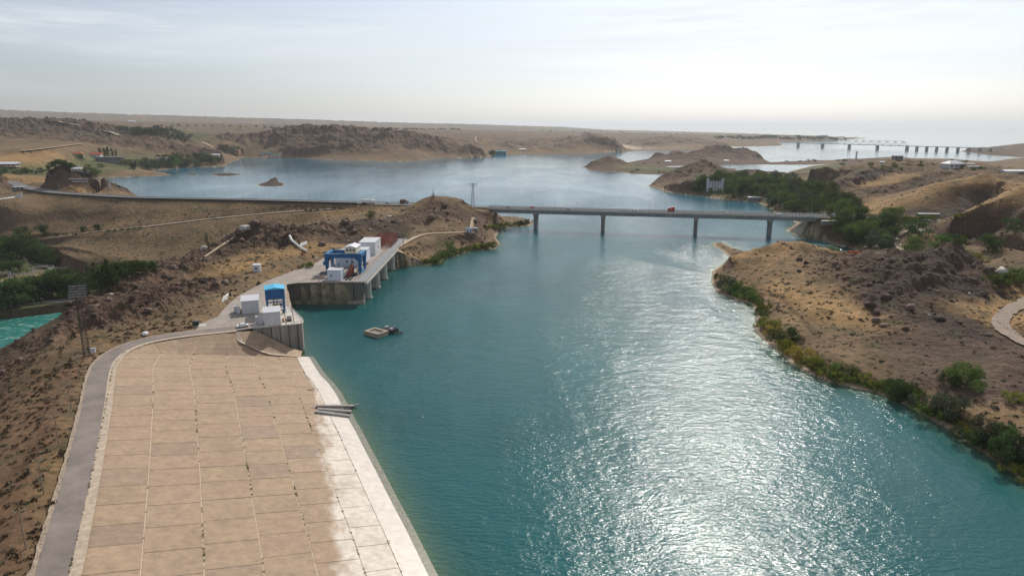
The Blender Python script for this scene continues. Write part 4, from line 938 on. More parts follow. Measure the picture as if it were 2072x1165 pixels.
# blue portal crane
t = thing('portal_crane', 'large blue portal crane with a cream machine house straddling the power intake deck', 'crane', (-95.0, 344, 11.3))
for x in (0, 17.0):
    for y in (0, 10.5):
        MB().add([(x+dx*w_, y+dy*w_*1.3, z) for z, w_ in ((.8,.5),(8.2,.95)) for dx, dy in ((-1,-1),(1,-1),(1,1),(-1,1))], [(3,2,1,0),(4,5,6,7),(0,1,5,4),(1,2,6,5),(2,3,7,6),(3,0,4,7)]).build('leg', BLUE, t)
m = MB()
for y in (0, 10.5): m.box(-1.1, 18.1, y - .9, y + .9, 8.2, 10.4); m.add([(.9,y-.5,6.4),(2.8,y-.5,8.2),(.9,y-.5,8.2),(.9,y+.5,6.4),(2.8,y+.5,8.2),(.9,y+.5,8.2)], [(0,1,2),(5,4,3),(0,3,4,1)]); m.add([(16.1,y-.5,6.4),(14.2,y-.5,8.2),(16.1,y-.5,8.2),(16.1,y+.5,6.4),(14.2,y+.5,8.2),(16.1,y+.5,8.2)], [(2,1,0),(3,4,5),(1,4,3,0)])
m.build('main_beam', BLUE, t)
for x in (0, 17.0): MB().box(x - 1.0, x + 1.0, .9, 9.6, 8.6, 10.4).build('end_beam', BLUEG, t); MB().box(x - .5, x + .5, -1.5, 12, .3, .95).build('sill_beam', BLUEG, t)
for x in (0, 17.0):
    for y in (-.45, 10.85): MB().cb(x, y, .15, .5, 2.2, .5).build('bogie', DARKS, t)
h = MB().box(9.6, 15.6, -.6, 9.2, 10.5, 13.6).build('machine_house', CREAM, t)
MB().add([(9.3,-.9,13.6),(15.9,-.9,13.6),(15.9,9.5,13.6),(9.3,9.5,13.6),(12.6,-.9,14.6),(12.6,9.5,14.6)], [(0,3,5,4),(4,5,2,1),(0,4,1),(2,5,3),(3,0,1,2)]).build('roof', WHITE, h)
for x in (10.4, 12.1, 13.8): MB().box(x, x + .9, -.66, -.58, 11.7, 12.8).build('window', GLASS, h)
m = MB(); 
for z in (11.0, 11.5):
    for y in (-.8, 11.3): m.bar((-1, y, z), (9.4, y, z), .05)
for k in range(7):
    for y in (-.8, 11.3): m.bar((-1 + k*1.7, y, 10.4), (-1 + k*1.7, y, 11.5), .05)
m.build('railing', BLUEG, t)
MB().box(-2.0, -1.0, -.3, 1.0, 4.4, 6.2).build('operator_cab', BLUEG, t)
m = MB()
for z in (3.0,5.6,8.0): m.box(1.2,1.7,10.2,10.8,z-.1,z+.1)
m.bar((1.5, 2.0, .5), (1.5, 2.0, 8.2), .22).bar((2.1,2.0,.5),(2.1,2.0,8.2),.12); m.build('ladder', WHITE, t)
m = MB(); m.bar((11.5,5,8.3),(11.5,5,5.2),.08).bar((12.2,5,8.3),(12.2,5,5.2),.08).cb(11.85,5,4.9,1.2,.6,.8); m.build('hook_block', DARKS, t)
# red trash rake standing by the crane
t = thing('trash_rake', 'rusty red trash rake standing on the deck under the blue portal crane', 'rake', (-82.5, 336, 11.14))
m = MB(); m.add([(-1.0,0,0),(1.0,0,0),(1.0,9,0),(-1.0,9,0),(-1.0,1.0,1.6),(1.0,1.0,1.6),(1.0,9,4.6),(-1.0,9,4.6)], [(3,2,1,0),(4,5,6,7),(0,1,5,4),(1,2,6,5),(2,3,7,6),(3,0,4,7)]); m.build('body', REDM, t)
m = MB(); m.bar((0,2,2.0),(.6,8,6.4),.25).bar((0,6,3.5),(.6,8,6.4),.2); m.build('arm', RUST, t); MB().bar((-1.6,3,0),(-1.6,3,2.6),.5,n=10).build('drum', CREAM, t)
# red stop-log racks stored in rows
rk0 = thing('stoplog_rack', 'tilted red steel stop-log frame, one of a row stacked behind the white shed', 'steel rack', (-88.5, 420, 11.14), 0, 'red stop-log frames stored on the intake deck')
for x in (0, 6.0): MB().bar((x, 0, 0), (x, 2.2, 5.4), .22).build('upright', REDM, rk0)
m = MB()
for k in range(5): y, z = .15 + k*.5, .4 + k*1.2; m.bar((0, y, z), (6, y, z), .2)
m.build('cross_bar', REDM, rk0); m = MB(); m.bar((0, 2.1, 5.3), (6, .1, .2), .14).bar((0,3.6,0),(0,2.2,5.2),.14).bar((6,3.6,0),(6,2.2,5.2),.14); m.build('brace', RUST, rk0)
for i in range(1, 12):
    o = copy_tree(rk0); o.location = (-88.5 + (i % 2) * 6.6 , 420 + (i // 2) * 5.4, 11.14)
# concrete and rock abutment wall beyond the intake
t = thing('abutment_wall', 'sloping dark concrete abutment wall with white streaks at the far end of the power intake', 'retaining wall', (-73, 456, 0))
a0, a1, a2, a3 = G(784,511,10.4), G(806,516,7.6), G(842,524,4), G(859,534,.6)
b0, b1, b2, b3 = G(784,543,-.5), G(806,541.5,-.5), G(842,538.5,-.5), G(861,537,-.5)
off = np.array((-73, 456, 0)); m = MB()
fr = [np.array(p) - off for p in (b0, b1, b2, b3, a3, a2, a1, a0)]; bk = [p + np.array((-3, 9, -1)) for p in fr]
m.add([tuple(p) for p in fr + bk], [(0,1,6,7),(1,2,5,6),(2,3,4,5),(7,6,14,15),(6,5,13,14),(5,4,12,13),(3,11,12,4),(0,7,15,8)]); m.build('wall', mat('streaked_concrete', (.14,.128,.118), .9, .75, .35, .05, streak=.2), t)
m = MB()
for p, q in ((a0, a1), (a1, a2), (a2, a3)): m.bar(np.array(p) - off, np.array(q) - off, .28)
m.build('coping', CONC, t)
# ---- small things on the yard
p = hit(519, 550); t = cabin('little white kiosk with a dark window standing alone on dry ground', (p[0]-1.8, p[1], p[2]-.1), 3.6, 3.2, 3.4, R(12), [('r', .9, 0, .9, 2.0)], [('f', 1.2, 1.3, .9, 1.0)], .15, name='kiosk', cat='kiosk')
t = thing('pontoon', 'flat pale pontoon with a dark tarpaulin pile lying on the yard', 'pontoon', (-99.5, 336.5, 11.02), R(28))
MB().box(0, 6, 0, 2.6, 0, .75).build('hull', mat('pale_pink_paint', (.55,.46,.40), .7, .2, .8), t, bevel=.1); m = MB(); m.add([(2.6,.3,.75),(7.0,.3,.2),(7.0,3.4,.2),(2.6,3.2,.75),(3.4,.9,2.0),(6.0,.8,2.0),(6.2,2.6,2.1),(3.6,2.6,1.9)], [(0,1,5,4),(1,2,6,5),(2,3,7,6),(3,0,4,7),(4,5,6,7)]); m.build('tarpaulin', mat('dark_tarpaulin', (.10,.115,.13), .7, .3, 1.2, .05), t)
for k, (px, py, lb, mm, r_, h_) in enumerate(((634,521,'dark drum standing on the yard by the rock cutting', DARKS, .6, 1.4), (641,525,'white drum lying on the yard by the rock cutting', WHITE, .55, 1.2), (612,517,'rust red drum at the foot of the chute', REDM, .6, 1.6))):
    p = hit(px, py); t = thing('drum', lb, 'drum', p, 0); MB().lathe([(r_*.95,0),(r_,.05),(r_,h_*.33),(r_*1.04,h_*.35),(r_,h_*.37),(r_,h_*.66),(r_*1.04,h_*.68),(r_,h_*.7),(r_,h_-.03),(r_*.95,h_)]).build('shell', mm, t); MB().lathe([(.1,h_),(.1,h_+.08)], r_*.5, 0, 8).build('bung', STEEL, t)
# white chute and slab on the rocks
t = thing('drainage_chute', 'white curved concrete drainage chute running down the rocks', 'chute', hit(588, 482))
off = np.array(t.location); ch = [np.array(hit(*q)) + (0, 0, 1.1) for q in ((586,480),(590,489),(597,495),(603,500),(612,506),(622,511))]
m = MB()
for a, b in zip(ch[:-1], ch[1:]): m.bar(a - off, b - off, .75, n=6)
m.build('channel', mat('white_concrete', (.70,.68,.65), .8, .15, .6), t); m = MB()
for a in ch[1:-1]: m.bar(a - off + (0,0,-2), a - off, .3)
m.build('support', CONC, t)
for k, (px, py, px2, py2, lb) in enumerate(((448,611,458,606,'white concrete block leaning on the rocks beside the dam road'), (606,499,619,496,'pale slanted concrete slab beside the curved chute'))):
    a, b = np.array(hit(px, py)), np.array(hit(px2, py2)); t = thing('concrete_slab', lb, 'slab', a); d_ = b - a; MB().add([tuple(q) for q in [(0,0,.0),tuple(d_+(0,0,.6)),tuple(d_+(0,2.2,2.4)),(0,2.2,1.8),(0.2,.5,-.6),tuple(d_+(.2,.5,0)),tuple(d_+(.2,2.7,1.8)),(.2,2.7,1.2)]], [(0,1,2,3),(7,6,5,4),(0,4,5,1),(1,5,6,2),(2,6,7,3),(3,7,4,0)]).build('panel', mat('white_concrete', (.70,.68,.65)), t)
p = hit(397, 659); t = thing('waste_bin', 'dark steel refuse bin on a pale concrete pad beside the dam road', 'bin', (p[0], p[1], p[2] + .05), R(15))
MB().box(-2.6, 3.4, -1.4, 1.8, -.3, .06).build('pad', CONCP, t); MB().add([(-1,-.8,.3),(1,-.8,.3),(1,.8,.3),(-1,.8,.3),(-1.2,-.95,1.7),(1.2,-.95,1.7),(1.2,.95,1.7),(-1.2,.95,1.7)], [(3,2,1,0),(4,5,6,7),(0,1,5,4),(1,2,6,5),(2,3,7,6),(3,0,4,7)]).build('body', mat('dark_green_paint', (.035,.05,.045), .6, .2, 1), t); MB().box(-1.25, 1.25, -1, 1, 1.7, 1.85).build('lid', BLK, t)
p = hit(294, 677); t = thing('boulder', 'white painted boulder lying on the slope above the dam road', 'boulder', p)
m = MB(); m.lathe([(.2,-.2),(1.1,.0),(1.2,.5),(.8,1.0),(.2,1.15)], 0, 0, 7); m.build('stone', mat('white_stone', (.75,.74,.72), .85, .1, 1), t)
p = hit(189, 716); t = thing('meter_box', 'white meter box on posts at the foot of the floodlight mast', 'box', p, R(20)); MB().box(-.7, .7, -.3, .3, .5, 2.0).build('casing', WHITE, t); m = MB(); m.bar((-.5,0,0),(-.5,0,.5),.08).bar((.5,0,0),(.5,0,.5),.08); m.build('leg', STEEL, t); MB().box(-.75,.75,-.35,.35,2.0,2.1).build('roof', ROOFG, t)
# ---- things in the water
c0 = np.array(G(762, 677, 0)); t = thing('floating_caisson', 'pale concrete caisson with a rectangular opening afloat in the reservoir', 'caisson', (c0[0], c0[1], -.6), R(-35))
m = MB(); m.box(-4.2, 4.2, -3.0, -2.0, 0, 2.4).box(-4.2, 4.2, 2.0, 3.0, 0, 2.4).box(-4.2, -3.1, -2, 2, 0, 2.4).box(2.0, 4.2, -2, 2, 0, 2.4).box(-3.1, 2.0, -2, 2, 0, .9); m.build('hull', mat('pale_concrete', (.52,.42,.32)), t, bevel=.12)
MB().box(2.3, 3.6, -1.5, 1.5, 2.4, 2.46).build('hatch', DARKS, t); m = MB(); m.box(-4.3, 4.3, -3.1, 3.1, 1.6, 1.8).build('fender', CONCD, t)
c0 = np.array(G(788, 671, 0)); t = thing('work_raft', 'dark steel work raft with winch frame and outrigger beside the caisson', 'raft', (c0[0], c0[1], -.2), R(-32))
MB().box(-3.4, 3.4, -2.2, 2.2, 0.2, 1.0).build('deck', DARKS, t); m = MB()
for y in (-1.9, 1.9): m.box(-3.2, 3.2, y - .25, y + .25, 1.0, 1.8)
for x in (-3, 0, 3): m.box(x - .2, x + .2, -1.9, 1.9, 1.0, 1.7)
m.build('frame', BLK, t); m = MB(); m.box(-2.0, -.8, -1.0, 1.0, 1.2, 2.4).box(.4, 2.2, -.8, .6, 1.2, 2.0); m.build('winch', GREYP, t)
m = MB(); m.bar((3.4,1.2,.9),(6.2,1.2,.9),.2).bar((3.4,-1.2,.9),(6.2,-1.2,.9),.2).bar((6.2,-1.6,.9),(6.2,1.6,.9),.2); m.build('outrigger', DARKS, t); m = MB(); m.bar((6.2,1.2,.9),(6.2,1.2,-1),.16).bar((6.2,-1.2,.9),(6.2,-1.2,-1),.16).bar((6.0,0,.9),(6.6,0,-1),.16); m.build('prop', DARKS, t)
m = MB(); m.bar((-3.2,0,1),(-5,0,.6),.18).bar((-1,1.5,1.7),(2,1.8,2.6),.1); m.build('boom', STEEL, t)
for (x0, y0), (x1, y1), lb, k in (((640,822),(716,822),'rusty pipe float with turned-up end, farthest of three hauled onto the dam face', 0), ((643,828),(711,833),'grey pipe float, middle one of three lying across the waterline', 1), ((638,833),(708,842),'grey pipe float, nearest of three lying across the waterline', 2)):
    a = np.array(G(x0, y0, 2.0)); b = np.array(G(x1, y1, .35)); t = thing('pipe_float', lb, 'float', a); d_ = b - a; u = d_ / np.linalg.norm(d_)
    m = MB(); s_ = np.cross(u, (0, 0, 1)); 
    for q in (-.35, .35): m.bar(s_ * q + (0, 0, .1), d_ + s_ * q + (0, 0, .1), .34, n=8)
    m.build('pontoon', GREYP if k else mat('rust_grey_steel', (.20,.16,.15), .8, .3, 1), t); m = MB(); m.add([tuple(v) for v in (s_*-.55+(0,0,.42), s_*.55+(0,0,.42), d_+s_*.55+(0,0,.42), d_-s_*.55+(0,0,.42))], [(0,1,2,3)]); m.build('plank_deck', CONC, t)
    m = MB(); 
    if k == 0: m.bar(d_, d_ + u * 1.6 + (0, 0, .9), .3, n=8).bar(u*-1.6 + (0,0,.3), s_*.4, .06).bar(u*-1.6 + (0,0,.3), s_*-.4, .06)
    else: MB().bar(d_ * .3 + s_ * -.5 + (0,0,.4), d_ * .3 + s_ * .5 + (0,0,.4), .12).build('brace', STEEL, t); m.bar(d_ * .7 + s_ * -.5 + (0,0,.4), d_ * .7 + s_ * .5 + (0,0,.4), .12)
    m.build('brace', STEEL, t)
a = np.array(G(628, 790, 1.4)); t = thing('scrap_timber', 'dark piece of driftwood lying on the bleached band of the dam face', 'driftwood', a); m = MB(); m.bar((-1.2,0,.15),(1.3,.4,.35),.16,.1,6).bar((.2,.1,.2),(.9,.9,.6),.09,.04,5); m.build('log', WOOD, t); MB().bar((-.4,0,.2),(-.7,.7,.5),.07,.03,5).build('branch', WOOD, t)
# ------------------------------------------------------------------ road bridge
BP0, BP1 = np.array((-20.5, 587.5)), np.array((246.0, 529.6)); BL = float(np.linalg.norm(BP1 - BP0)); BY = math.atan2(BP1[1] - BP0[1], BP1[0] - BP0[0])
t = thing('road_bridge', 'long grey concrete road bridge on four piers crossing the reservoir channel', 'bridge', (BP0[0], BP0[1], 0), BY)
def on_bridge(s_, y=0, z=17.35): return (BP0[0] + math.cos(BY)*s_ - math.sin(BY)*y, BP0[1] + math.sin(BY)*s_ + math.cos(BY)*y, z)
MB().box(0, BL, -6.6, 6.6, 16.7, 17.3).build('deck', MATS['grey_asphalt'], t)
m = MB()
for y in (-5.2, -1.8, 1.8, 5.2): m.box(0, BL, y - .45, y + .45, 13.4, 16.7)
for k in range(18): m.box(k*BL/18 + .2, k*BL/18 + .7, -5.0, 5.0, 13.9, 16.7)
m.build('girder', mat('grey_girder', (.27,.27,.27), .85, .25, .3, streak=.3), t)
m = MB(); m.box(0, BL, -6.95, -6.6, 16.3, 17.5).box(0, BL, 6.6, 6.95, 16.3, 17.5); m.build('edge_beam', CONCP, t)
for s_ in (-1, 1):
    m = MB(); m.box(0, BL, s_*6.2 - .07, s_*6.2 + .07, 17.95, 18.25)
    for k in range(int(BL / 2.5)): m.box(k*2.5, k*2.5 + .9, s_*6.2 - .12, s_*6.2 + .12, 17.3, 18.1)
    for z in (18.5,): m.bar((0, s_*6.78, z), (BL, s_*6.78, z), .05)
    for k in range(int(BL / 4)): m.bar((k*4, s_*6.78, 17.4), (k*4, s_*6.78, 18.5), .05)
    m.build('guard_rail', STEEL if s_ > 0 else mat('dull_steel', (.26,.25,.24), .7, .3, 1), t)
for x in (20.5, 76, 149, 204.5):
    s_ = (x - BP0[0]) / math.cos(BY); m = MB()
    m.add([(s_+dx*w_, dy, z) for z, w_, d_ in ((-5,1.35,4.2),(11.2,1.35,4.2)) for dx, dy in ((-1,-d_),(1,-d_),(1,d_),(-1,d_))], [(3,2,1,0),(4,5,6,7),(0,1,5,4),(1,2,6,5),(2,3,7,6),(3,0,4,7)])
    o = m.build('pier', mat('pier_concrete', (.19,.18,.17), .9, .3, .3, streak=.2), t); MB().box(s_-1.6, s_+1.6, -6.0, 6.0, 11.2, 13.4).build('cap', CONC, o)
# east abutment
t = thing('bridge_abutment', 'pale concrete slope and wing wall under the eastern end of the road bridge', 'abutment', (225, 535, 0))
O_ = np.array((225, 535, 0)); m = MB()
lo = [np.array(G(*p)) - O_ for p in ((1596,469,-.3),(1618,479,-.3),(1657,482.5,-.3))]; hi = [np.array(G(*p)) - O_ for p in ((1636,446,13.2),(1665,447.5,13.2),(1690,448.5,13.2))]
dn = np.array((1.5, 6, -2.5)); m.add([tuple(p) for p in lo + hi[::-1]] + [tuple(p + dn) for p in lo + hi[::-1]], [(0,1,4,5),(1,2,3,4),(2,8,9,3),(0,5,11,6),(5,4,10,11),(4,3,9,10)]); m.build('slope_paving', mat('slope_paving', (.40,.33,.27), .9, .2, .6), t)
m = MB(); m.bar(lo[0] + (2,0,.3), hi[0] + (-2,0,.3), .8); m.build('stair_rib', CONCP, t)
m = MB(); w0, w1, w2, w3 = [np.array(G(*p)) - O_ for p in ((1657,481,-.3),(1702,471,4),(1702,447,15.5),(1664,447,15.2))]; d2 = np.array((.8, 4, 0))
m.add([tuple(p) for p in (w0,w1,w2,w3)] + [tuple(p + d2) for p in (w0,w1,w2,w3)], [(0,1,2,3),(7,6,5,4),(0,4,5,1),(1,5,6,2),(2,6,7,3),(3,7,4,0)]); m.build('wing_wall', CONCP, t)
m = MB(); m.bar(lo[1] + (0,-.5,.4), lo[2] + (0,-.5,.4), .7); m.build('toe_beam', MATS['pale_concrete'], t)
# vehicles on the bridge and the dam road
def lorry(label, p, yaw, paint, box=None, group=None, L_=9.0, name='truck'):
    t = thing(name, label, 'truck', p, yaw, group)
    MB().add([(-.1+L_/2-2.4,-1.2,.7),(L_/2,-1.2,.7),(L_/2,1.2,.7),(-.1+L_/2-2.4,1.2,.7),(-.1+L_/2-2.4,-1.2,3.1),(L_/2-.35,-1.1,3.1),(L_/2-.35,1.1,3.1),(-.1+L_/2-2.4,1.2,3.1)], [(3,2,1,0),(4,5,6,7),(0,1,5,4),(1,2,6,5),(2,3,7,6),(3,0,4,7)]).build('cab', paint, t, bevel=.06)
    MB().box(-L_/2, L_/2-2.7, -1.25, 1.25, 1.0, 3.7).build('cargo_box', box or paint, t, bevel=.04); MB().box(-L_/2, L_/2-.3, -.5, .5, .6, 1.0).build('chassis', DARKS, t)
    MB().add([(L_/2-.02,-1,1.9),(L_/2-.02,1,1.9),(L_/2-.28,.95,2.9),(L_/2-.28,-.95,2.9)], [(0,1,2,3)]).build('windscreen', GLASS, t)
    for x in (-L_/2+1.2, -L_/2+2.4, L_/2-1.2):
        for s_ in (-1, 1): MB().bar((x, s_*.85, .5), (x, s_*1.22, .5), .5, n=12).build('wheel', RUBB, t)
    return t
def sx(px): return (( (px - 1036) / F) * 566 - BP0[0]) / math.cos(BY)
lorry('red lorry driving over the middle of the road bridge', on_bridge(sx(1352), 2.6), BY + math.pi, REDP, None, None, 5.6)
for px, y, pt, kd, lb in ((1457,-3.6,WPAINT,'sedan','white car on the near lane of the bridge, beside a black one'), (1457,3.2,BLK,'suv','black car on the far lane of the bridge, beside a white one'), (1154,-2.8,GREYP,'sedan','grey car on the bridge between the first two piers'), (1285,-2.8,WPAINT,'suv','white car on the bridge left of the red lorry'),
    (1077,2.6,REDP,'sedan','red car on the bridge above the westernmost pier'), (1550,-2.8,WPAINT,'sedan','white car on the bridge above the easternmost pier'), (1648,2.6,GREYP,'suv','grey car near the eastern end of the bridge'), (1030,-2.6,BLK,'sedan','black car at the western end of the bridge')):
    car(lb, on_bridge(sx(px), y), BY + (0 if y < 0 else math.pi), pt, kd, 'cars on the bridge')
HQ = RSM['highway']
def on_hw(px, off=0.0, z=17.36):
    best = min(range(len(HQ)), key=lambda i: abs(1036 + F * HQ[i, 0] / (HQ[i, 1] * cP + (H - HQ[i, 2]) * sP) - px)); i = min(max(best, 1), len(HQ) - 2)
    d_ = HQ[i + 1] - HQ[i - 1]; d_ = d_[:2] / np.linalg.norm(d_[:2]); n_ = np.array((-d_[1], d_[0]))
    p = HQ[i, :2] + n_ * off; return (p[0], p[1], z), math.atan2(d_[1], d_[0])
p, a = on_hw(752, -2.5); lorry('long white articulated lorry on the dam road left of the central hill', p, a, WPAINT, WPAINT, None, 13)
p, a = on_hw(815, 2.5); lorry('brown lorry on the dam road close to the central hill', p, a, GREYP, RUST, None, 8)
p, a = on_hw(790, -2.5); car('grey car on the dam road left of the central hill', p, a, GREYP, 'sedan', 'cars on the dam road')
# street lamps
def lamp(label, p, yaw, group, h=8.5):
    t = thing('street_lamp', label, 'street lamp', p, yaw, group)
    MB().bar((0,0,0), (0,0,h), .11, .07, 6).build('pole', STEEL, t); m = MB(); m.bar((0,0,h-.1), (0,-1.6,h+.35), .06); m.build('arm', STEEL, t); MB().cb(0,-1.8,h+.36,.25,.6,.14).build('lamp_head', GREYP, t); return t
LB = lamp('slim grey street lamp, one of the row along the far kerb of the road bridge', on_bridge(sx(1077), 6.5), BY, 'street lamps on the road bridge')
for px in (1122,1166,1213,1258,1311,1365,1411,1460,1509,1557,1610,1655):
    o = copy_tree(LB); o.location = on_bridge(sx(px), 6.5)
p, a = on_hw(80, 6.6); LD = lamp('slim grey street lamp in the row behind the dark parapet of the dam', p, a, 'street lamps on the dam road')
for px in range(108, 830, 27):
    o = copy_tree(LD); p, a = on_hw(px, 6.6); o.location = p; o.rotation_euler.z = a
# parapet wall of the earth dam, and the retaining wall by the hill
def wall_along(name, label, cat, px0, px1, off, z0, z1, th, mm, cap=None):
    idx = [i for i in range(1, len(HQ) - 1) if px0 <= 1036 + F * HQ[i, 0] / (HQ[i, 1] * cP + (H - HQ[i, 2]) * sP) <= px1]
    q = HQ[idx]; tt = np.gradient(q[:, :2], axis=0); tt /= np.linalg.norm(tt, axis=1)[:, None]; nn = np.column_stack([-tt[:, 1], tt[:, 0]])
    o0 = np.array((q[len(q)//2, 0], q[len(q)//2, 1], 0)); t = thing(name, label, cat, o0)
    def sweep(nm, a_, b_, za, zb, m_):
        A_ = q[:, :2] + nn * a_ - o0[:2]; B_ = q[:, :2] + nn * b_ - o0[:2]; n = len(q); vs = [(*A_[i], za) for i in range(n)] + [(*A_[i], zb) for i in range(n)] + [(*B_[i], zb) for i in range(n)] + [(*B_[i], za) for i in range(n)]
        fs = [(k*n+i, k*n+i+1, ((k+1)%4)*n+i+1, ((k+1)%4)*n+i) for k in range(4) for i in range(n-1)] + [(0, n, 2*n, 3*n), (4*n-1, 3*n-1, 2*n-1, n-1)]
        MB().add(vs, fs).build(nm, m_, t)
    sweep('wall', off - th/2, off + th/2, z0, z1, mm)
    if cap: sweep('coping', off - th/2 - .15, off + th/2 + .15, z1, z1 + .25, cap)
    return t
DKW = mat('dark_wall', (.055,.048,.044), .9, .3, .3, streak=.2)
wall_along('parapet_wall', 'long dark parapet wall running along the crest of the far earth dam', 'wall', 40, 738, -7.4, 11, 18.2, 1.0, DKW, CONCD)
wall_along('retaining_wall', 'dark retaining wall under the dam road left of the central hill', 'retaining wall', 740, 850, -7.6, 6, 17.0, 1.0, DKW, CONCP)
wall_along('crash_barrier', 'pale crash barrier along the far side of the dam road', 'barrier', 60, 850, 7.2, 17.2, 18.1, .3, STEEL)
# ------------------------------------------------------------------ far railway bridge with its truss
ra, rb_ = np.array(G(1580,288.2,15)), np.array(G(2030,300.4,15)); RL = float(np.linalg.norm(rb_ - ra)); ryaw = math.atan2(rb_[1]-ra[1], rb_[0]-ra[0])
t = thing('railway_bridge', 'distant grey railway bridge on many piers with a lattice truss over its middle spans', 'bridge', (ra[0], ra[1], 0), ryaw)
def rs(px):
    lo_, hi_ = 0.0, RL
    for _ in range(40):
        mid = (lo_ + hi_) / 2; p = ra + (rb_ - ra) * mid / RL; q = 1036 + F * p[0] / (p[1]*cP + (H-15)*sP)
        if q < px: lo_ = mid
        else: hi_ = mid
    return lo_
RST = mat('bridge_steel', (.42,.44,.46), .7, .12, .05)
MB().box(0, RL, -2.6, 2.6, 13.0, 15.4).build('deck', RST, t)
for px in (1615.5,1665,1719,1776,1836,1856,1876,1896,1917,1939,1961,1983,2005):
    s_ = rs(px); w_ = 4.2 if px < 1840 else 3.2; MB().add([(s_+dx*k, dy*kk, z) for z, k, kk in ((-4,w_*1.15,4.4),(13,w_,4)) for dx, dy in ((-1,-1),(1,-1),(1,1),(-1,1))], [(3,2,1,0),(4,5,6,7),(0,1,5,4),(1,2,6,5),(2,3,7,6),(3,0,4,7)]).build('pier', CONC, t)
m = MB(); s0, s1 = rs(1668), rs(1836); n = 22
for y in (-2.8, 2.8):
    for k in range(n):
        xa, xb = s0 + (s1-s0)*k/n, s0 + (s1-s0)*(k+1)/n
        za, zb = (15.4, 31) if k % 2 == 0 else (31, 15.4); m.bar((xa,y,za),(xb,y,zb),.5)
        if k % 2: m.bar((xa,y,15.4),(xa,y,31),.4)
    m.bar((s0+(s1-s0)/n,y,31),(s1-(s1-s0)/n,y,31),.55)
for k in range(1, n): m.bar((s0+(s1-s0)*k/n,-2.8,31),(s0+(s1-s0)*k/n,2.8,31),.3)
m.build('truss', RST, t)

# ------------------------------------------------------------------ poles, masts and wires
def pole(label, p, h, yaw, group=None):
    t = thing('utility_pole', label, 'utility pole', p, yaw, group)
    MB().bar((0,0,-.3), (0,0,h), .15, .10, 8).build('post', WOOD, t); MB().box(-1.0, 1.0, -.07, .07, h - .65, h - .5).build('crossarm', WOOD, t)
    for x in (-.9, 0, .9): MB().lathe([(.03,h-.5),(.07,h-.42),(.07,h-.3),(.03,h-.25)], x, 0, 6).build('insulator', WHITE, t)
    return t
PO = []
for (bx, by, tx, ty), lb in (((52.7,1110,41,1040),'wooden utility pole nearest the camera beside the crest road'), ((88.6,999,78,934),'wooden utility pole second from the camera beside the crest road'), ((120,902.6,113,848),'wooden utility pole middle of the five along the crest road'), ((144,825,138,777),'wooden utility pole second from the floodlight mast'), ((162,771.6,157,726),'wooden utility pole next to the bend of the crest road'), ((176,726,172,683),'pale wooden pole standing against the tall floodlight mast')):
    p = hit(bx, by); d_ = math.dist(p, (0,0,H)); h = min(8.2, (by - ty) * d_ / F / math.cos(R(24)) * 1.02); PO.append((p, h)); pole(lb, p, h, R(28), 'utility poles along the crest road')
wt = []
pn = (-66.0, 48.0, hz(-66, 48) if hz(-66,48) > 0 else 8.0); chain = [((-72.0, 74.0, 8.5), 7.8)] + PO
m = MB()
for (p, h), (q, g) in zip(chain[:-1], chain[1:]):
    for off in (-.9, 0, .9):
        a = np.array((p[0]+off*.88, p[1]+off*.47, p[2]+h-.25)); b = np.array((q[0]+off*.88, q[1]+off*.47, q[2]+g-.25)); pv = a
        for k in range(1, 9): u = k/8; c = a*(1-u)+b*u - np.array((0,0,1.1*4*u*(1-u))); m.bar(pv, c, .016, n=3); pv = c
tag(m.build('power_line', BLK), 'thin black wires strung between the wooden poles beside the crest road', 'power line')
def lattice(t, h, w0, w1, n, r, mm, z0=0):
    m = MB(); L4 = lambda z: w0 + (w1 - w0) * (z - z0) / h
    for sx_, sy_ in ((-1,-1),(1,-1),(1,1),(-1,1)): m.bar((sx_*w0, sy_*w0, z0 - .3), (sx_*w1, sy_*w1, z0 + h), r)
    for k in range(n):
        za, zb = z0 + h*k/n, z0 + h*(k+1)/n; a, b = L4(za), L4(zb)
        for (x0, y0), (x1, y1) in (((-1,-1),(1,-1)),((1,-1),(1,1)),((1,1),(-1,1)),((-1,1),(-1,-1))):
            m.bar((x0*a,y0*a,za),(x1*b,y1*b,zb),r*.6); m.bar((x1*a,y1*a,za),(x0*b,y0*b,zb),r*.6); m.bar((x0*b,y0*b,zb),(x1*b,y1*b,zb),r*.6)
    return m.build('lattice', mm, t)
p = hit(176, 719); t = thing('floodlight_mast', 'tall dark lattice mast with a tilted floodlight frame on top, left of the crest road', 'mast', p, R(20))
lattice(t, 20.5, .85, .62, 13, .09, mat('brown_steel', (.075,.055,.042), .8, .3, 1))
m = MB()
for k in range(5): m.add([(x, y + k*.0, z) for x, y, z in ((-2.6,-1.2+k*.55,20.3+k*.75),(2.6,-1.2+k*.55,20.3+k*.75),(2.6,-.95+k*.55,20.8+k*.75),(-2.6,-.95+k*.55,20.8+k*.75))], [(0,1,2,3)])
m.build('floodlight_panel', mat('pale_panel', (.20,.18,.165), .6, .4, 1.2), t); m = MB()
for x in (-2.6, 0, 2.6): m.bar((x,-1.1,20.2),(x,1.4,24.0),.1)
m.bar((-2.6,-1.1,20.2),(2.6,-1.1,20.2),.1).bar((-2.6,1.4,24),(2.6,1.4,24),.1).bar((0,0,20.4),(0,1.2,23.4),.12); m.build('frame', DARKS, t)
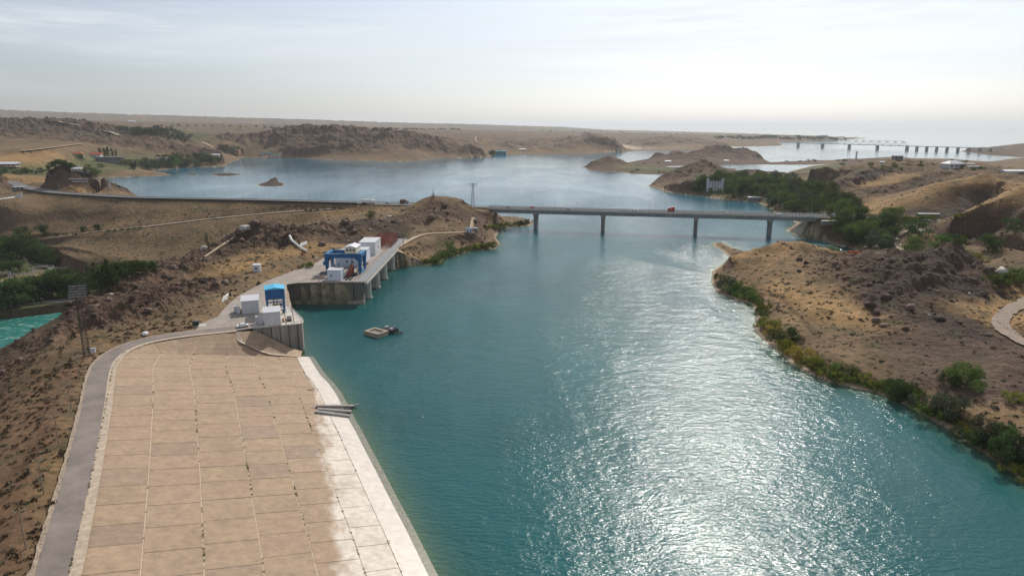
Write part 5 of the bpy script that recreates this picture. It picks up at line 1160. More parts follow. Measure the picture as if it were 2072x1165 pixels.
def pylon(label, p, h, arms, w=1.2, r=.12, yaw=0.0, mm=None, n=9):
    t = thing('pylon', label, 'pylon', p, yaw); lattice(t, h, w, w*.35, n, r, mm or STEEL)
    for z, l_ in arms:
        m = MB(); m.bar((-l_,0,z),(l_,0,z),r*1.2).bar((-l_,0,z),(0,0,z-1.2),r).bar((l_,0,z),(0,0,z-1.2),r)
        for x in (-l_, -l_*.5, l_*.5, l_): m.bar((x,0,z),(x,0,z-.9),.06)
        m.build('crossarm', mm or STEEL, t)
    return t
p = np.array(D(957, 419, 577)); pylon('tall grey lattice pylon with a wide flat top behind the central hill', (p[0], p[1], hz(p[0], p[1])), 21, [(20.8, 4.0), (18.9, 3.6)], 1.3, .15)
p = hit(223, 384); pylon('thin lattice pylon on the rocky knob at the water edge', p, 12, [(11.6, 1.8), (9.8, 1.6)], .9, .12)
p = hit(1732, 323.5); pylon('distant lattice pylon on the low islands before the railway bridge', p, 22, [(21, 3.5), (17, 4)], 2, .3)
p = hit(1502, 313); pylon('distant thin pylon on the ridge of the long rocky island', p, 22, [(21, 2.5)], 1.6, .25)
p = hit(877, 400.5); t = thing('survey_cross', 'dark metal survey cross with three cross bars standing on top of the central hill', 'survey mark', p, R(10))
MB().bar((0,0,-.4),(0,0,7.6),.28,.14,6).build('post', DARKS, t); m = MB()
for z, l_ in ((1.3,2.6),(2.6,2.2),(4.0,1.5)): m.bar((-l_,0,z),(l_,0,z),.14); m.bar((0,-l_,z+.15),(0,l_,z+.15),.14)
m.build('cross_bar', DARKS, t); m = MB()
for k in range(4): a = k*math.pi/2+.8; m.bar((math.cos(a)*2.2,math.sin(a)*2.2,-.3),(0,0,3.6),.12)
m.build('stay', DARKS, t)
for px, py, h, lb in ((330,543,9,'dark electricity pole with double crossarm on the ridge above the pines'), (549,472,7,'dark bushy electricity pole on the rocks behind the kiosk'), (876-60,497,8,'thin pole standing at the start of the hill track'), (966,417,7,'small pole beside the tall grey pylon')):
    p = hit(px, py); t = thing('electricity_pole', lb, 'utility pole', p, R(15)); MB().bar((0,0,-.3),(0,0,h),.16,.11,6).build('post', DARKS, t); m = MB(); m.box(-2.2,2.2,-.1,.1,h-.6,h-.4).box(-1.6,1.6,-.1,.1,h-1.6,h-1.4).bar((-1.2,0,h-.6),(-1.0,0,h-2.4),.08).bar((1.2,0,h-.6),(1.0,0,h-2.4),.08); m.build('crossarm', DARKS, t)
# fences
def fence(label, px, h, step, mm):
    P_ = [np.array(hit(*q)) for q in px]; o0 = P_[0]; t = thing('wire_fence', label, 'fence', o0); m = MB(); w_ = MB(); pv = None
    for a, b in zip(P_[:-1], P_[1:]):
        n = max(1, int(np.linalg.norm(b - a) / step))
        for k in range(n):
            c = a + (b - a)*k/n; c[2] = hz(c[0], c[1]); m.bar(c - o0 + (0,0,-.2), c - o0 + (0,0,h), .07)
            if pv is not None:
                for z in (.4, .8, .95): w_.bar(pv - o0 + (0,0,h*z), c - o0 + (0,0,h*z), .025, n=3)
            pv = c
    m.build('posts', mm, t); w_.build('wires', mm, t)
fence('rusty wire fence following the shore of the right hill', [(1500,566),(1513,572),(1545,585),(1583,601),(1597,618),(1622,651),(1648,676),(1662,690)], 1.9, 2.4, RUST)
fence('grey wire fence along the pale dirt track at the right edge', [(2018,655),(2030,664),(2045,673),(2062,682),(2085,692)], 1.7, 2.4, STEEL)
# ------------------------------------------------------------------ lower left: switchyard, river wall
a, b, c, d = [np.array(G(*q)) for q in ((-260,668,-35),(0,640,-35),(80,630.5,-35),(166,620,-35))]
t = thing('river_wall', 'pale concrete quay wall with a walkway along the far bank of the lower river', 'wall', (a + b) / 2); o0 = (a + b) / 2; up = np.array((0, 0, 4.3)); bk = np.array((-1, 7, 0))
m = MB(); f = [p - o0 + (0,0,-2) for p in (a,b,c,d)]; g = [p - o0 + up + (-.8,6,0) for p in (a,b,c,d)]; m.add([tuple(p) for p in f + g], [(i,i+1,4+i+1,4+i) for i in range(3)]); m.build('wall', mat('quay_concrete', (.55,.49,.41), .9, .22, .3, streak=.3), t)
m = MB(); g2 = [p + bk for p in g]; m.add([tuple(p) for p in g + g2], [(i,i+1,4+i+1,4+i) for i in range(3)]); m.build('walkway', CONC, t)
m = MB()
for i in range(3): m.bar(g[i] + (0,0,.2), g[i+1] + (0,0,.2), .28)
m.build('coping', CONCD, t)
for px, py in ((70,616),(88,614),(142,607)):
    p = G(px, py + 3, -30.5); lamp('small lamp post with a white head on the river quay', p, 0, 'lamp posts on the river quay', 4.5)
G0 = thing('switchyard_portal', 'grey steel portal frame carrying busbars in the switchyard beyond the river', 'steel portal', hit(20, 578), R(18), 'portal frames in the switchyard')
for x in (0, 14): lg = MB(); lg.bar((x-.6,0,0),(x,0,9),.16).bar((x+.6,0,0),(x,0,9),.16); [lg.bar((x-.6+.12*k,0,1.8*k),(x+.5-.12*k,0,1.8*k+.9),.08) for k in range(5)]; lg.build('leg', STEEL, G0)
m = MB(); m.bar((0,0,9),(14,0,9),.16).bar((0,0,8.1),(14,0,8.1),.16)
for k in range(14): m.bar((k,0,8.1),(k+1,0,9) if k%2 else (k,0,9),.08)
m.build('beam', STEEL, G0); m = MB()
for x in (2,4.5,7,9.5,12): m.lathe([(.12,8.0),(.24,7.7),(.12,7.4),(.24,7.1),(.1,6.8)], x, 0, 6)
m.build('insulator', mat('brown_ceramic', (.20,.12,.08), .3, .2, 1), G0)
for px, py in ((62,572),(70,562),(-20,575),(100,566)): o = copy_tree(G0); o.location = hit(px, py)
S0 = thing('breaker_post', 'pale insulated breaker on a steel stand in the switchyard', 'switchgear', hit(4, 585), 0, 'breakers standing in the switchyard')
m = MB(); m.bar((-.5,0,0),(-.5,0,2.4),.1).bar((.5,0,0),(.5,0,2.4),.1).box(-.8,.8,-.3,.3,2.3,2.6); m.build('stand', STEEL, S0); m = MB()
for x in (-.5, .5): m.lathe([(.18,2.6),(.32,3.0),(.18,3.4),(.32,3.8),(.18,4.2),(.28,4.6),(.1,5.0)], x, 0, 8)
m.build('insulator', CREAM, S0)
for i in range(20): o = copy_tree(S0); o.location = hit(-2 + (i % 7) * 9.5 + (i // 7) * 3, 579 + (i // 7) * 4.5)
m = MB(); q = [hit(*p_) for p_ in ((-40,598),(62,586),(70,572),(-40,578))]; m.add([(x_,y_,z_+.3) for x_,y_,z_ in q], [(0,1,2,3)]); tag(m.build('gravel_yard', mat('pale_gravel', (.42,.37,.31), .95, .3, .5)), kind='structure')

# ------------------------------------------------------------------ buildings
def house(name, label, cat, px, py, wpx, hpx, yaw=0.0, dep=.7, roof='gable', wall=None, rm=None, nwin=3, storeys=1, group=None, sink=.6):
    p = hit(px, py); k = math.dist(p, (0,0,H)) / F; w_, h = wpx*k, hpx*k; d_ = w_*dep if dep < 3 else dep
    rh = 0 if roof == 'flat' else min(h*.42, w_*.3); e = h - rh
    t = thing(name, label, cat, (p[0], p[1] + d_*.5, p[2]), yaw, group); X, Y = w_/2, d_/2
    MB().box(-X, X, -Y, Y, -sink*k - .5, e).build('wall', wall or WHITE, t); o_ = .05*w_
    if roof == 'gable': MB().add([(-X-o_,-Y-o_,e),(X+o_,-Y-o_,e),(X+o_,Y+o_,e),(-X-o_,Y+o_,e),(-X-o_,0,e+rh),(X+o_,0,e+rh)], [(0,1,5,4),(3,4,5,2),(0,4,3),(1,2,5),(3,2,1,0)]).build('roof', rm or ROOFG, t)
    elif roof == 'hip': MB().add([(-X-o_,-Y-o_,e),(X+o_,-Y-o_,e),(X+o_,Y+o_,e),(-X-o_,Y+o_,e),(-X*.35,0,e+rh),(X*.35,0,e+rh)], [(0,1,5,4),(3,4,5,2),(0,4,3),(1,2,5),(3,2,1,0)]).build('roof', rm or ROOFG, t)
    else: MB().box(-X-o_*.5, X+o_*.5, -Y-o_*.5, Y+o_*.5, e, e + .06*max(h, 4)).build('roof', rm or ROOFG, t)
    for s_ in range(storeys):
        for i in range(nwin):
            u = -X + (i+.5)*w_/nwin; z0 = e*(s_+.32)/storeys; ww = w_/nwin*.3; MB().box(u-ww/2, u+ww/2, -Y-.08, -Y+.1, z0, z0+e*.42/storeys).build('window', GLASS, t)
    return t, X, Y, e
RT = mat('red_tile_roof', (.42,.09,.05), .8, .25, .3); TERR = mat('terracotta_wall', (.40,.22,.15), .85, .2, .3); TEAL = mat('teal_cladding', (.06,.27,.29), .6, .12, .2); GRN = mat('dark_green_roof', (.03,.09,.07), .7, .2, .3); TANW = mat('tan_wall', (.45,.38,.29), .9, .15, .3); GWALL = mat('grey_wall', (.22,.21,.21), .9, .2, .3)
HS = [('house','red roofed house above the bay, left of the orange roofed one','house',156,317,15,8,.2,.7,'hip',TANW,RT,3), ('house','orange red roofed house between the tall cypresses above the bay','house',192,319,16,9,.1,.7,'gable',WHITE,RT,3), ('long_building','long dark grey building below the cypresses above the bay','building',219,329,42,9,.12,.3,'flat',GWALL,GWALL,9),
 ('house','pale roofed house among the trees by the bay, left of the domed one','house',326,324,15,5,0,.6,'gable',WHITE,WHITE,3), ('pavilion','rounded pale roof pavilion among the trees by the bay','pavilion',357,326,12,6,0,.8,'hip',WHITE,WHITE,3), ('lodge','terracotta lodge at the head of the bay below the pale scar','lodge',472,311,21,7,0,.5,'flat',TERR,TERR,6), ('house','small grey house on the point at the head of the bay','house',432,317,18,5,.1,.5,'gable',TANW,ROOFG,3),
 ('pavilion','dark green beach pavilion with white posts, upper of two on the sandy cove','pavilion',538,313,22,5,0,.4,'hip',WHITE,GRN,6), ('pavilion','dark green beach pavilion with white posts, lower of two on the sandy cove','pavilion',560,317,26,5,0,.4,'hip',WHITE,GRN,7),
 ('boathouse','teal green boathouse at the water edge below the plateau track','boathouse',1013,314,21,10,0,.5,'flat',TEAL,mat('pale_teal_roof',(.30,.50,.52),.6,.1,.2),4), ('house','low white house beside the teal boathouse','house',1057,305,13,4,0,.5,'gable',WHITE,WHITE,3), ('house','small white house on the long rocky island','house',1352,329,11,4,0,.6,'gable',WHITE,WHITE,2),
 ('shelter','dark open shelter with a white end on the far right shore','shelter',1818,325,15,8,0,.6,'flat',GWALL,WHITE,2), ('barn','large grey barn with a hipped roof among the far right hills','barn',1934,341,26,13,.1,.8,'hip',ROOFG,ROOFG,3), ('house','small tan house beside the large grey barn','house',1965,337,13,6,0,.7,'gable',TANW,TANW,2), ('shed','low white roofed shed in front of the tan house','shed',1972,342,20,4,0,.4,'flat',GWALL,WHITE,4),
 ('warehouse','long white warehouse roof at the right edge of the hills','warehouse',2060,351,44,6,.1,.3,'gable',WHITE,WHITE,8), ('shed','white roofed shed inside the dark grove','shed',1652,402,10,7,.2,.8,'gable',WHITE,WHITE,2), ('shed','flat pale shed at the upper edge of the dark grove','shed',1692,403,9,4,.2,.8,'flat',TANW,WHITE,2), ('boathouse','grey boathouse on the beach below the dark grove','boathouse',1528,408.5,22,8,-.12,.6,'flat',GWALL,ROOFG,4),
 ('house','white roofed long house at the left edge above the dam','house',8,337,34,7,.1,.4,'gable',TANW,WHITE,5), ('house','grey roofed house behind the rocky knob, the larger','house',152,346,15,6,.3,.7,'gable',TANW,ROOFG,3), ('house','pale roofed cottage behind the rocky knob, by the shore trees','house',170,350,11,5,.2,.7,'gable',WHITE,WHITE,2), ('shed','dark shed beside the dam road at the left end','shed',36,386,18,6,.1,.5,'flat',GWALL,ROOFG,3), ('kiosk','white and blue kiosk at the end of the hill track','kiosk',949,471,13,8,.1,.7,'flat',WHITE,BLUEG,2), ('shed','small pale shed behind the hill kiosk','shed',962,467,9,5,.1,.7,'flat',CONC,ROOFG,1),
 ('house','white cottage on the plain far behind the bluffs','house',265,248,10,3,0,.6,'gable',WHITE,WHITE,2), ('house','white cottage on the wooded far point, left of two','house',1622,283,7,3,0,.6,'gable',WHITE,WHITE,2), ('house','white cottage on the wooded far point, right of two','house',1702,282,7,3,0,.6,'gable',WHITE,WHITE,2), ('house','small white hut in the middle of the right hills','house',1786,331,8,4,0,.7,'gable',WHITE,WHITE,2), ('house','tiny grey house on the green flat of the island','house',1470,327,9,3,0,.7,'gable',TANW,ROOFG,2)]
for h_ in HS: house(*h_)
# white turreted house in the trees
t, X, Y, e = house('turreted_house', 'white castle-like house with battlements and corner turrets among the trees on the point', 'house', 1447, 386, 28, 17, -.05, .7, 'flat', mat('white_render', (.60,.61,.64), .8, .1, .3), GWALL, 5, 2)
for x in (-X, X): 
    o = MB().lathe([(1.7,-1),(1.7,e+2.6),(2.0,e+2.8),(2.0,e+3.6)], x, -Y, 10).build('turret', MATS['white_render'], t); MB().lathe([(1.75,e+3.6),(.1,e+5.6)], x, -Y, 10).build('turret_roof', GWALL, o)
m = MB()
for k in range(12): u = -X + (k+.5)*2*X/12; m.box(u-.35, u+.35, -Y-.2, -Y+.2, e, e+1.5)
m.build('battlement', MATS['white_render'], t)
# beach parasols
p0 = None
for i, px in enumerate((522,530,539,548,556,565,574,583,592)):
    p = hit(px, 319.0)
    if p0 is None:
        p0 = thing('beach_parasol', 'red beach parasol, one of the row on the sandy cove below the bluffs', 'parasol', p, 0, 'red parasols on the sandy cove'); MB().bar((0,0,-.5),(0,0,3.4),.1).build('pole', WHITE, p0); MB().lathe([(3.0,2.5),(2.2,3.1),(.1,3.7)], 0, 0, 10).build('canopy', REDP, p0)
    else: o = copy_tree(p0); o.location = p
# sign on the knob
p = hit(160, 369); t = thing('hillside_sign', 'two pale horizontal panels of a sign on the dark rocky knob', 'sign', (p[0], p[1] - 2, p[2]), R(8)); m = MB(); m.box(-9,11,-.2,.2,3.2,4.4).box(-6,10,-.25,.25,.4,1.4); m.build('panel', STEEL, t); m = MB()
for x in (-8,-3,3,9): m.bar((x,.3,-2),(x,.3,4.4),.15)
m.build('post', DARKS, t)
# quarry yard
p = hit(1878, 441); t = thing('container', 'long dark grey shipping container at the foot of the quarry face', 'container', (p[0], p[1], p[2]), R(-4)); MB().box(-8,8,-1.3,1.3,.1,3.4).build('body', mat('slate_paint', (.13,.15,.15), .6, .2, .6), t); m = MB(); [m.box(-8+.7*k,-7.75+.7*k,-1.36,-1.3,.2,3.3) for k in range(23)]; m.build('ribs', GREYP, t); MB().box(-8.05,8.05,-1.35,1.35,3.4,3.5).build('roof', STEEL, t)
p = hit(1826, 446); lorry('orange tipper truck parked in the quarry yard, behind the dark bushes', p, R(-6), ORANGE, ORANGE, 'orange trucks in the quarry yard', 9)
p = hit(1848, 447.5); lorry('orange flat truck parked in the quarry yard, nearer the white barrier', p, R(-3), ORANGE, RUST, 'orange trucks in the quarry yard', 8)
p = hit(1866, 449); t = thing('concrete_barrier', 'row of white road barriers in front of the grey container', 'barrier', p, R(-4)); 
for k in range(6): MB().add([(-9+k*3,-.5,0),(-6.1+k*3,-.5,0),(-6.1+k*3,.5,0),(-9+k*3,.5,0),(-9+k*3,-.2,1.3),(-6.1+k*3,-.2,1.3),(-6.1+k*3,.2,1.3),(-9+k*3,.2,1.3)], [(3,2,1,0),(4,5,6,7),(0,1,5,4),(1,2,6,5),(2,3,7,6),(3,0,4,7)]).build('block', WHITE, t)
# boat drawn up in the inlet, wreck in the shallows
def hull_(t, L_, Wd, Hh, mm, mi):
    st = []; n = 9
    for k in range(n):
        u = k/(n-1); w_ = Wd/2*math.sin(math.pi*min(1, .28+u*.72))**.6 if u < .999 else .05; x = -L_/2 + L_*u; z = Hh*(1+.35*(u**2))
        st += [(x,-w_,z),(x,-w_*.7,.15),(x,0,0),(x,w_*.7,.15),(x,w_,z)]
    fs = [(k*5+j,(k+1)*5+j,(k+1)*5+j+1,k*5+j+1) for k in range(n-1) for j in range(4)] + [(0,1,2,3,4)]
    MB().add(st, fs).build('hull', mm, t); m = MB()
    for u in (-.25, .1, .3): m.box(L_*u-.2, L_*u+.2, -Wd*.42, Wd*.42, Hh*.7, Hh*.78)
    m.build('thwart', mi, t)
p = hit(1732, 513); t = thing('rowing_boat', 'orange boat drawn up on the shore at the end of the inlet', 'boat', p, R(-28)); hull_(t, 9, 2.4, 1.0, ORANGE, WOOD)
p = G(1709, 503, -.3); t = thing('small_boat', 'dark small boat with a wheelhouse in the inlet', 'boat', p, R(10)); hull_(t, 6, 2.2, 1.0, BLK, WOOD); MB().box(-1.6,.4,-.8,.8,.7,2.4).build('wheelhouse', GREYP, t)
# white wall at the left end of the dam road
p0_, p1_ = np.array(hit(0, 405)), np.array(hit(30, 400)); t = thing('white_wall', 'low white wall climbing beside the dam at the left edge', 'wall', p0_); d_ = p1_ - p0_; m = MB(); m.add([tuple(v) for v in ((0,0,-1),d_+(0,0,-1),d_+(0,.6,-1),(0,.6,-1),(0,0,1.6),d_+(0,0,1.6),d_+(0,.6,1.6),(0,.6,1.6))], [(3,2,1,0),(4,5,6,7),(0,1,5,4),(1,2,6,5),(2,3,7,6),(3,0,4,7)]); m.add([tuple(d_+v) for v in ((0,0,-1),(4,5,-1),(4,5.6,-1),(0,.6,-1),(0,0,1.6),(4,5,4.6),(4,5.6,4.6),(0,.6,1.6))], [(3,2,1,0),(4,5,6,7),(0,1,5,4),(1,2,6,5),(2,3,7,6),(3,0,4,7)]); m.build('wall', WHITE, t)
# worn patches on the crest road
for k, (px, py, r_) in enumerate(((140,957,1.1),(152,962,.9),(144,969,.7),(168,968,1.0),(122,1131,.8),(123,1140,.5))):
    x, y, z = G(px, py, 11.04); m = MB(); pts = [(x + r_*(.6+.4*jit.random())*math.cos(a), y + r_*1.2*(.6+.4*jit.random())*math.sin(a), z) for a in np.linspace(0, 6.28, 11)[:-1]]; m.add(pts, [tuple(range(10))]); tag(m.build('road_patch', WHITE), kind='structure')
# ------------------------------------------------------------------ trees and bushes
BARK = mat('bark', (.10,.075,.05), .95, .3, 2)
LF = dict(g=mat_leaf('leaf_green', (.105,.145,.036), .33), d=mat_leaf('leaf_dark', (.062,.092,.03), .28), y=mat_leaf('leaf_yellow_green', (.19,.19,.035)), w=mat_leaf('leaf_grey_willow', (.082,.098,.058)), o=mat_leaf('leaf_ochre', (.30,.22,.05)))
def crown_mesh(kind, n, seed, leaf, q):
    r = np.random.default_rng(seed)
    if kind == 'broad': cl = [(r.normal(0,.17),r.normal(0,.17),r.uniform(.2,.86),r.uniform(.13,.22)) for _ in range(20)]
    elif kind == 'conifer':
        cl = []
        for k in range(26): u = k/26; a = r.uniform(0,6.28); rad = .26*(1-u)**.8; cl.append((math.cos(a)*rad*r.uniform(.3,1), math.sin(a)*rad*r.uniform(.3,1), .12+u*.84, .05+.11*(1-u)))
    elif kind == 'poplar': cl = [(r.normal(0,.06),r.normal(0,.06),.14+.82*k/15,.085+.03*math.sin(k/15*3.1)) for k in range(16)]
    else: cl = [(r.normal(0,.34),r.normal(0,.34),r.uniform(.18,.72)*(1-.3*r.uniform()),r.uniform(.16,.27)) for _ in range(16)]
    cl = np.array(cl); w_ = cl[:,3]**2; idx = r.choice(len(cl), n, p=w_/w_.sum()); c = cl[idx]
    d_ = r.normal(size=(n,3)); d_ /= np.linalg.norm(d_,axis=1,keepdims=True); rad = c[:,3:4]*r.uniform(.35,1.05,(n,1))**.55
    p = c[:,:3] + d_*rad*np.array((1,1,.85)); p[:,2] = np.maximum(p[:,2], .02)
    nrm = d_ + r.normal(0,.6,(n,3)); nrm /= np.linalg.norm(nrm,axis=1,keepdims=True); a = np.cross(nrm, r.normal(size=(n,3))); a /= np.linalg.norm(a,axis=1,keepdims=True); b = np.cross(nrm,a)
    s_ = q*r.uniform(.6,1.35,(n,1)); v = np.stack([p-a*s_, p-b*s_*.55, p+a*s_, p+b*s_*.55],1).reshape(-1,3)
    o = mesh_np('crown', v, np.arange(4*n).reshape(-1,4), 4, leaf); me = o.data; bpy.data.objects.remove(o); return me, cl
def trunk_mesh(cl, seed, kind):
    m = MB(); top = .55 if kind != 'conifer' else .95; r = random.Random(seed)
    m.bar((0,0,-.04),(0.012,.01,top*.5),.028,.02,7).bar((.012,.01,top*.5),(0,.0,top),.02,.006,6)
    if kind == 'broad':
        for c in cl[:9]: m.bar((.01,.01,r.uniform(.18,.38)),(c[0],c[1],c[2]),.013,.004,5)
    o = m.build('trunk', BARK); me = o.data; bpy.data.objects.remove(o); return me
PT = {}
for kind, n, q in (('broad',1500,.032),('conifer',1300,.028),('poplar',900,.03),('bush',1300,.048),('bigbush',5200,.026)):
    for lf in 'gdywo':
        if kind in ('conifer','poplar') and lf != 'd': continue
        if kind == 'broad' and lf == 'o': continue
        for v in range(2):
            cm, cl = crown_mesh('bush' if kind == 'bigbush' else kind, n, hash((len(kind), v)) % 999 + v*7, LF[lf], q); PT[kind, lf, v] = (cm, trunk_mesh(cl, v, kind) if kind in ('broad','conifer','poplar') else None)
CNT = {}
NMS = dict(broad='tree', conifer='pine_tree', poplar='poplar_tree', bush='shrub', bigbush='shrub')
def plant(px, py, hpx, kind, lf, label, group=None, wide=1.0, p=None):
    p = p or hit(px, py); h = hpx*math.dist(p, (0,0,H))/F*1.04; v = jit.randrange(2); cm, tm = PT[kind, lf, v]; yaw = jit.uniform(0, 6.28); a = h*jit.uniform(.95,1.2)*wide
    if tm is None:
        o = bpy.data.objects.new(NMS[kind], cm); COL.objects.link(o)
    else:
        o = bpy.data.objects.new(NMS[kind], None); COL.objects.link(o)
        for nm, me in (('crown', cm), ('trunk', tm)): c = bpy.data.objects.new(nm, me); COL.objects.link(c); c.parent = o
    o.location = (p[0], p[1], p[2]-.03*h); o.rotation_euler = (0,0,yaw); o.scale = (a, a*jit.uniform(.9,1.1), h)
    return tag(o, label, 'tree' if tm else 'shrub', group)
def inpoly(px, py, poly): return bool(inside(np.array([px], float), np.array([py], float), poly)[0])
def on(px, py, z): q = G(px, py, z); return (q[0], q[1], hz(q[0], q[1]))
def fill(poly, n, sep, hr, kinds, label, group, avoid=(), wide=1.0, zz=None):
    xs = [q[0] for q in poly]; ys = [q[1] for q in poly]; pts = []; tries = 0
    while len(pts) < n and tries < 6000:
        tries += 1; px, py = jit.uniform(min(xs), max(xs)), jit.uniform(min(ys), max(ys))
        if not inpoly(px, py, poly) or any(a[0] < px < a[2] and a[1] < py < a[3] for a in avoid): continue
        if any(abs(px-q[0]) + 2.2*abs(py-q[1]) < sep for q in pts): continue
        pts.append((px, py)); k, lf = jit.choice(kinds); plant(px, py, jit.uniform(*hr), k, lf, label[lf] if isinstance(label, dict) else label, group, wide, on(px, py, zz) if zz is not None else None)
g1 = 'trees of the dense grove on the right bank'
fill([(1392,389),(1440,397),(1480,401),(1500,404),(1537,412),(1556,421),(1570,431),(1620,438),(1700,439),(1748,434),(1742,420),(1700,404),(1650,388),(1610,377),(1560,369),(1500,364),(1470,371),(1430,372),(1400,379)], 98, 12, (19,31), [('broad','d')]*3+[('broad','g')]*3+[('broad','w')],
  dict(d='dark green leafy tree in the dense grove behind the bridge, right bank', g='fresh green leafy tree in the dense grove behind the bridge, right bank', w='grey green willow in the dense grove behind the bridge, right bank'), g1, avoid=((1428,384,1472,398),(1505,402,1545,412)))
for px, py, h in ((1412,386,20),(1424,380,24),(1468,384,24),(1480,388,24),(1438,392,12),(1455,393,11),(1468,393,12)): plant(px, py, h, 'broad', 'g', 'green tree crowding around the white turreted house', 'trees around the turreted house')
for px, py, h in ((1434,373,14),(1459,372,15)): plant(px, py, h, 'poplar', 'd', 'dark slim poplar rising behind the white turreted house', 'poplars behind the turreted house')
g2 = 'trees below the east end of the bridge'
fill([(1702,456),(1740,446),(1792,448),(1816,458),(1800,472),(1772,482),(1762,490),(1740,500),(1702,492),(1696,470)], 20, 13, (26,38), [('broad','g'),('broad','d'),('broad','g')], dict(g='green bushy tree in the clump below the east bridge end', d='dark green tree in the clump below the east bridge end'), g2)
fill([(1742,503),(1760,494),(1790,490),(1812,496),(1814,514),(1780,516),(1750,513)], 13, 11, (20,30), [('broad','g'),('bush','g'),('broad','w')], dict(g='green tree beside the inlet, nearer than the bridge clump', w='grey green willow beside the inlet'), 'trees beside the inlet', (), 1.0, 6.0)
for px, py, h, lf in ((1659,480,22,'g'),(1683,484,24,'g'),(1838,474,32,'g'),(1855,492,34,'d'),(1852,508,32,'g'),(1838,512,22,'g'),(1895,510,30,'g'),(1908,507,26,'g'),(1922,510,30,'d'),(1940,512,26,'g'),(1962,528,20,'y'),(1998,518,30,'d'),(2010,522,22,'d'),(2047,508,28,'d'),(1882,458,14,'y'),(1870,465,18,'g'),(1930,486,10,'y'),(1950,489,10,'y')):
    plant(px, py, h, 'broad' if h > 20 else 'bush', lf, {'g':'green tree standing by the dirt road on the right','d':'dark green tree standing by the dirt road on the right','y':'yellow green bush standing by the dirt road on the right'}[lf], 'trees along the dirt road on the right', 1.15, on(px, py, 10.5))
for px, py, h in ((2018,578,24),(2035,574,26),(2052,572,26),(2068,566,24),(2080,575,24)): plant(px, py, h, 'bush', 'g', 'bright green bush in the hollow behind the rocky peak', 'green bushes behind the rocky peak')
for px, py, h, k, lf, lb in ((1883,840,56,'bigbush','w','large round grey green bush on the right shore, above a small beach'),(1955,778,46,'bigbush','g','single bright green bush on the gravel slope of the right bank'),(1928,778,30,'bigbush','d','small dark bush left of the single green bush on gravel'),(2052,812,20,'bush','y','low yellow green bush on the gravel slope at the right edge'),(1580,700,44,'bigbush','d','round dark bush at the water edge of the right bank'),(1474,589,36,'bigbush','w','grey green bush at the tip of the right bank'),(1805,800,48,'bigbush','d','dark upright bush among the reeds on the right shore'),
    (1990,902,58,'bigbush','w','large grey green bush overhanging the water near the right edge'),(2030,925,64,'bigbush','d','largest dark bush overhanging the water near the right edge'),(2066,948,66,'bigbush','w','grey bush cut by the right edge of the view at the shore'),(1618,728,34,'bigbush','o','ochre yellow bush at the water edge of the right bank'),(1600,716,32,'bigbush','y','yellow green bush beside the ochre one at the water edge'),(1634,742,30,'bigbush','y','yellow green bush right of the ochre one at the water edge'),(1556,664,24,'bush','y','yellow green bush on the little cape of the right bank'),(1545,663,20,'bush','g','small green bush on the little cape of the right bank'),(1563,674,20,'bush','o','small ochre bush on the little cape of the right bank'),
    (627,541,16,'bush','g','green bush on the yard by the rock cutting'),(610,724,20,'bush','d','dark bush at the foot of the small intake block'),(750,444,18,'broad','d','round green tree under the dam road left of the hill'),(911,512,26,'broad','g','tallest green bush on the shore below the hill track')):
    plant(px, py, h, k, lf, lb, None, .8 if k == 'bigbush' else 1.0)
for px, py, h, lf in ((1450,562,12,'g'),(1490,594,32,'g'),(1502,600,28,'d'),(1514,606,26,'g'),(1525,613,24,'g'),(1540,622,22,'g'),(1546,630,20,'y'),(1547,640,16,'g'),(1535,632,16,'g')): plant(px, py, h, 'bush', lf, {'g':'green shore bush below the wire fence','d':'dark shore bush below the wire fence','y':'yellow green shore bush below the wire fence'}[lf], 'shore bushes below the wire fence')
def along(pts, step, hr, lfs, label, group, up=(0,12)):
    for (x0,y0),(x1,y1) in zip(pts[:-1], pts[1:]):
        n = max(1, int(math.hypot(x1-x0, y1-y0)/step))
        for k in range(n):
            u = (k+jit.random())/n; px, py = x0+(x1-x0)*u, y0+(y1-y0)*u - jit.uniform(*up); lf = jit.choice(lfs); plant(px, py, jit.uniform(*hr), 'bush', lf, label[lf], group)
along([(1640,752),(1668,765),(1712,777),(1755,786),(1798,799),(1835,815),(1885,846),(1935,873),(1962,892),(2014,927),(2075,970)], 9.5, (13,24), 'gggyyd', dict(g='green bush in the thick belt along the right shore', d='dark green bush in the thick belt along the right shore', y='yellow green bush in the thick belt along the right shore'), 'bush belt along the right shore', (1,20))
along([(858,536),(876,534),(900,522),(926,515),(952,507),(985,504),(1003,500)], 8, (9,18), 'ggy', dict(g='green bush at the water edge below the central hill', y='yellow green bush at the water edge below the central hill'), 'bushes at the foot of the central hill', (0,5))
along([(978,462),(1000,468),(1012,464),(1028,459)], 6, (8,14), 'gyg', dict(g='green bush on the bank left of the bridge', y='yellow green bush on the bank left of the bridge'), 'bushes on the bank by the bridge', (0,5))
along([(1040,458),(1072,455)], 8, (9,13), 'd', dict(d='dark bush in the shade under the bridge end'), 'bushes under the bridge end', (0,4))
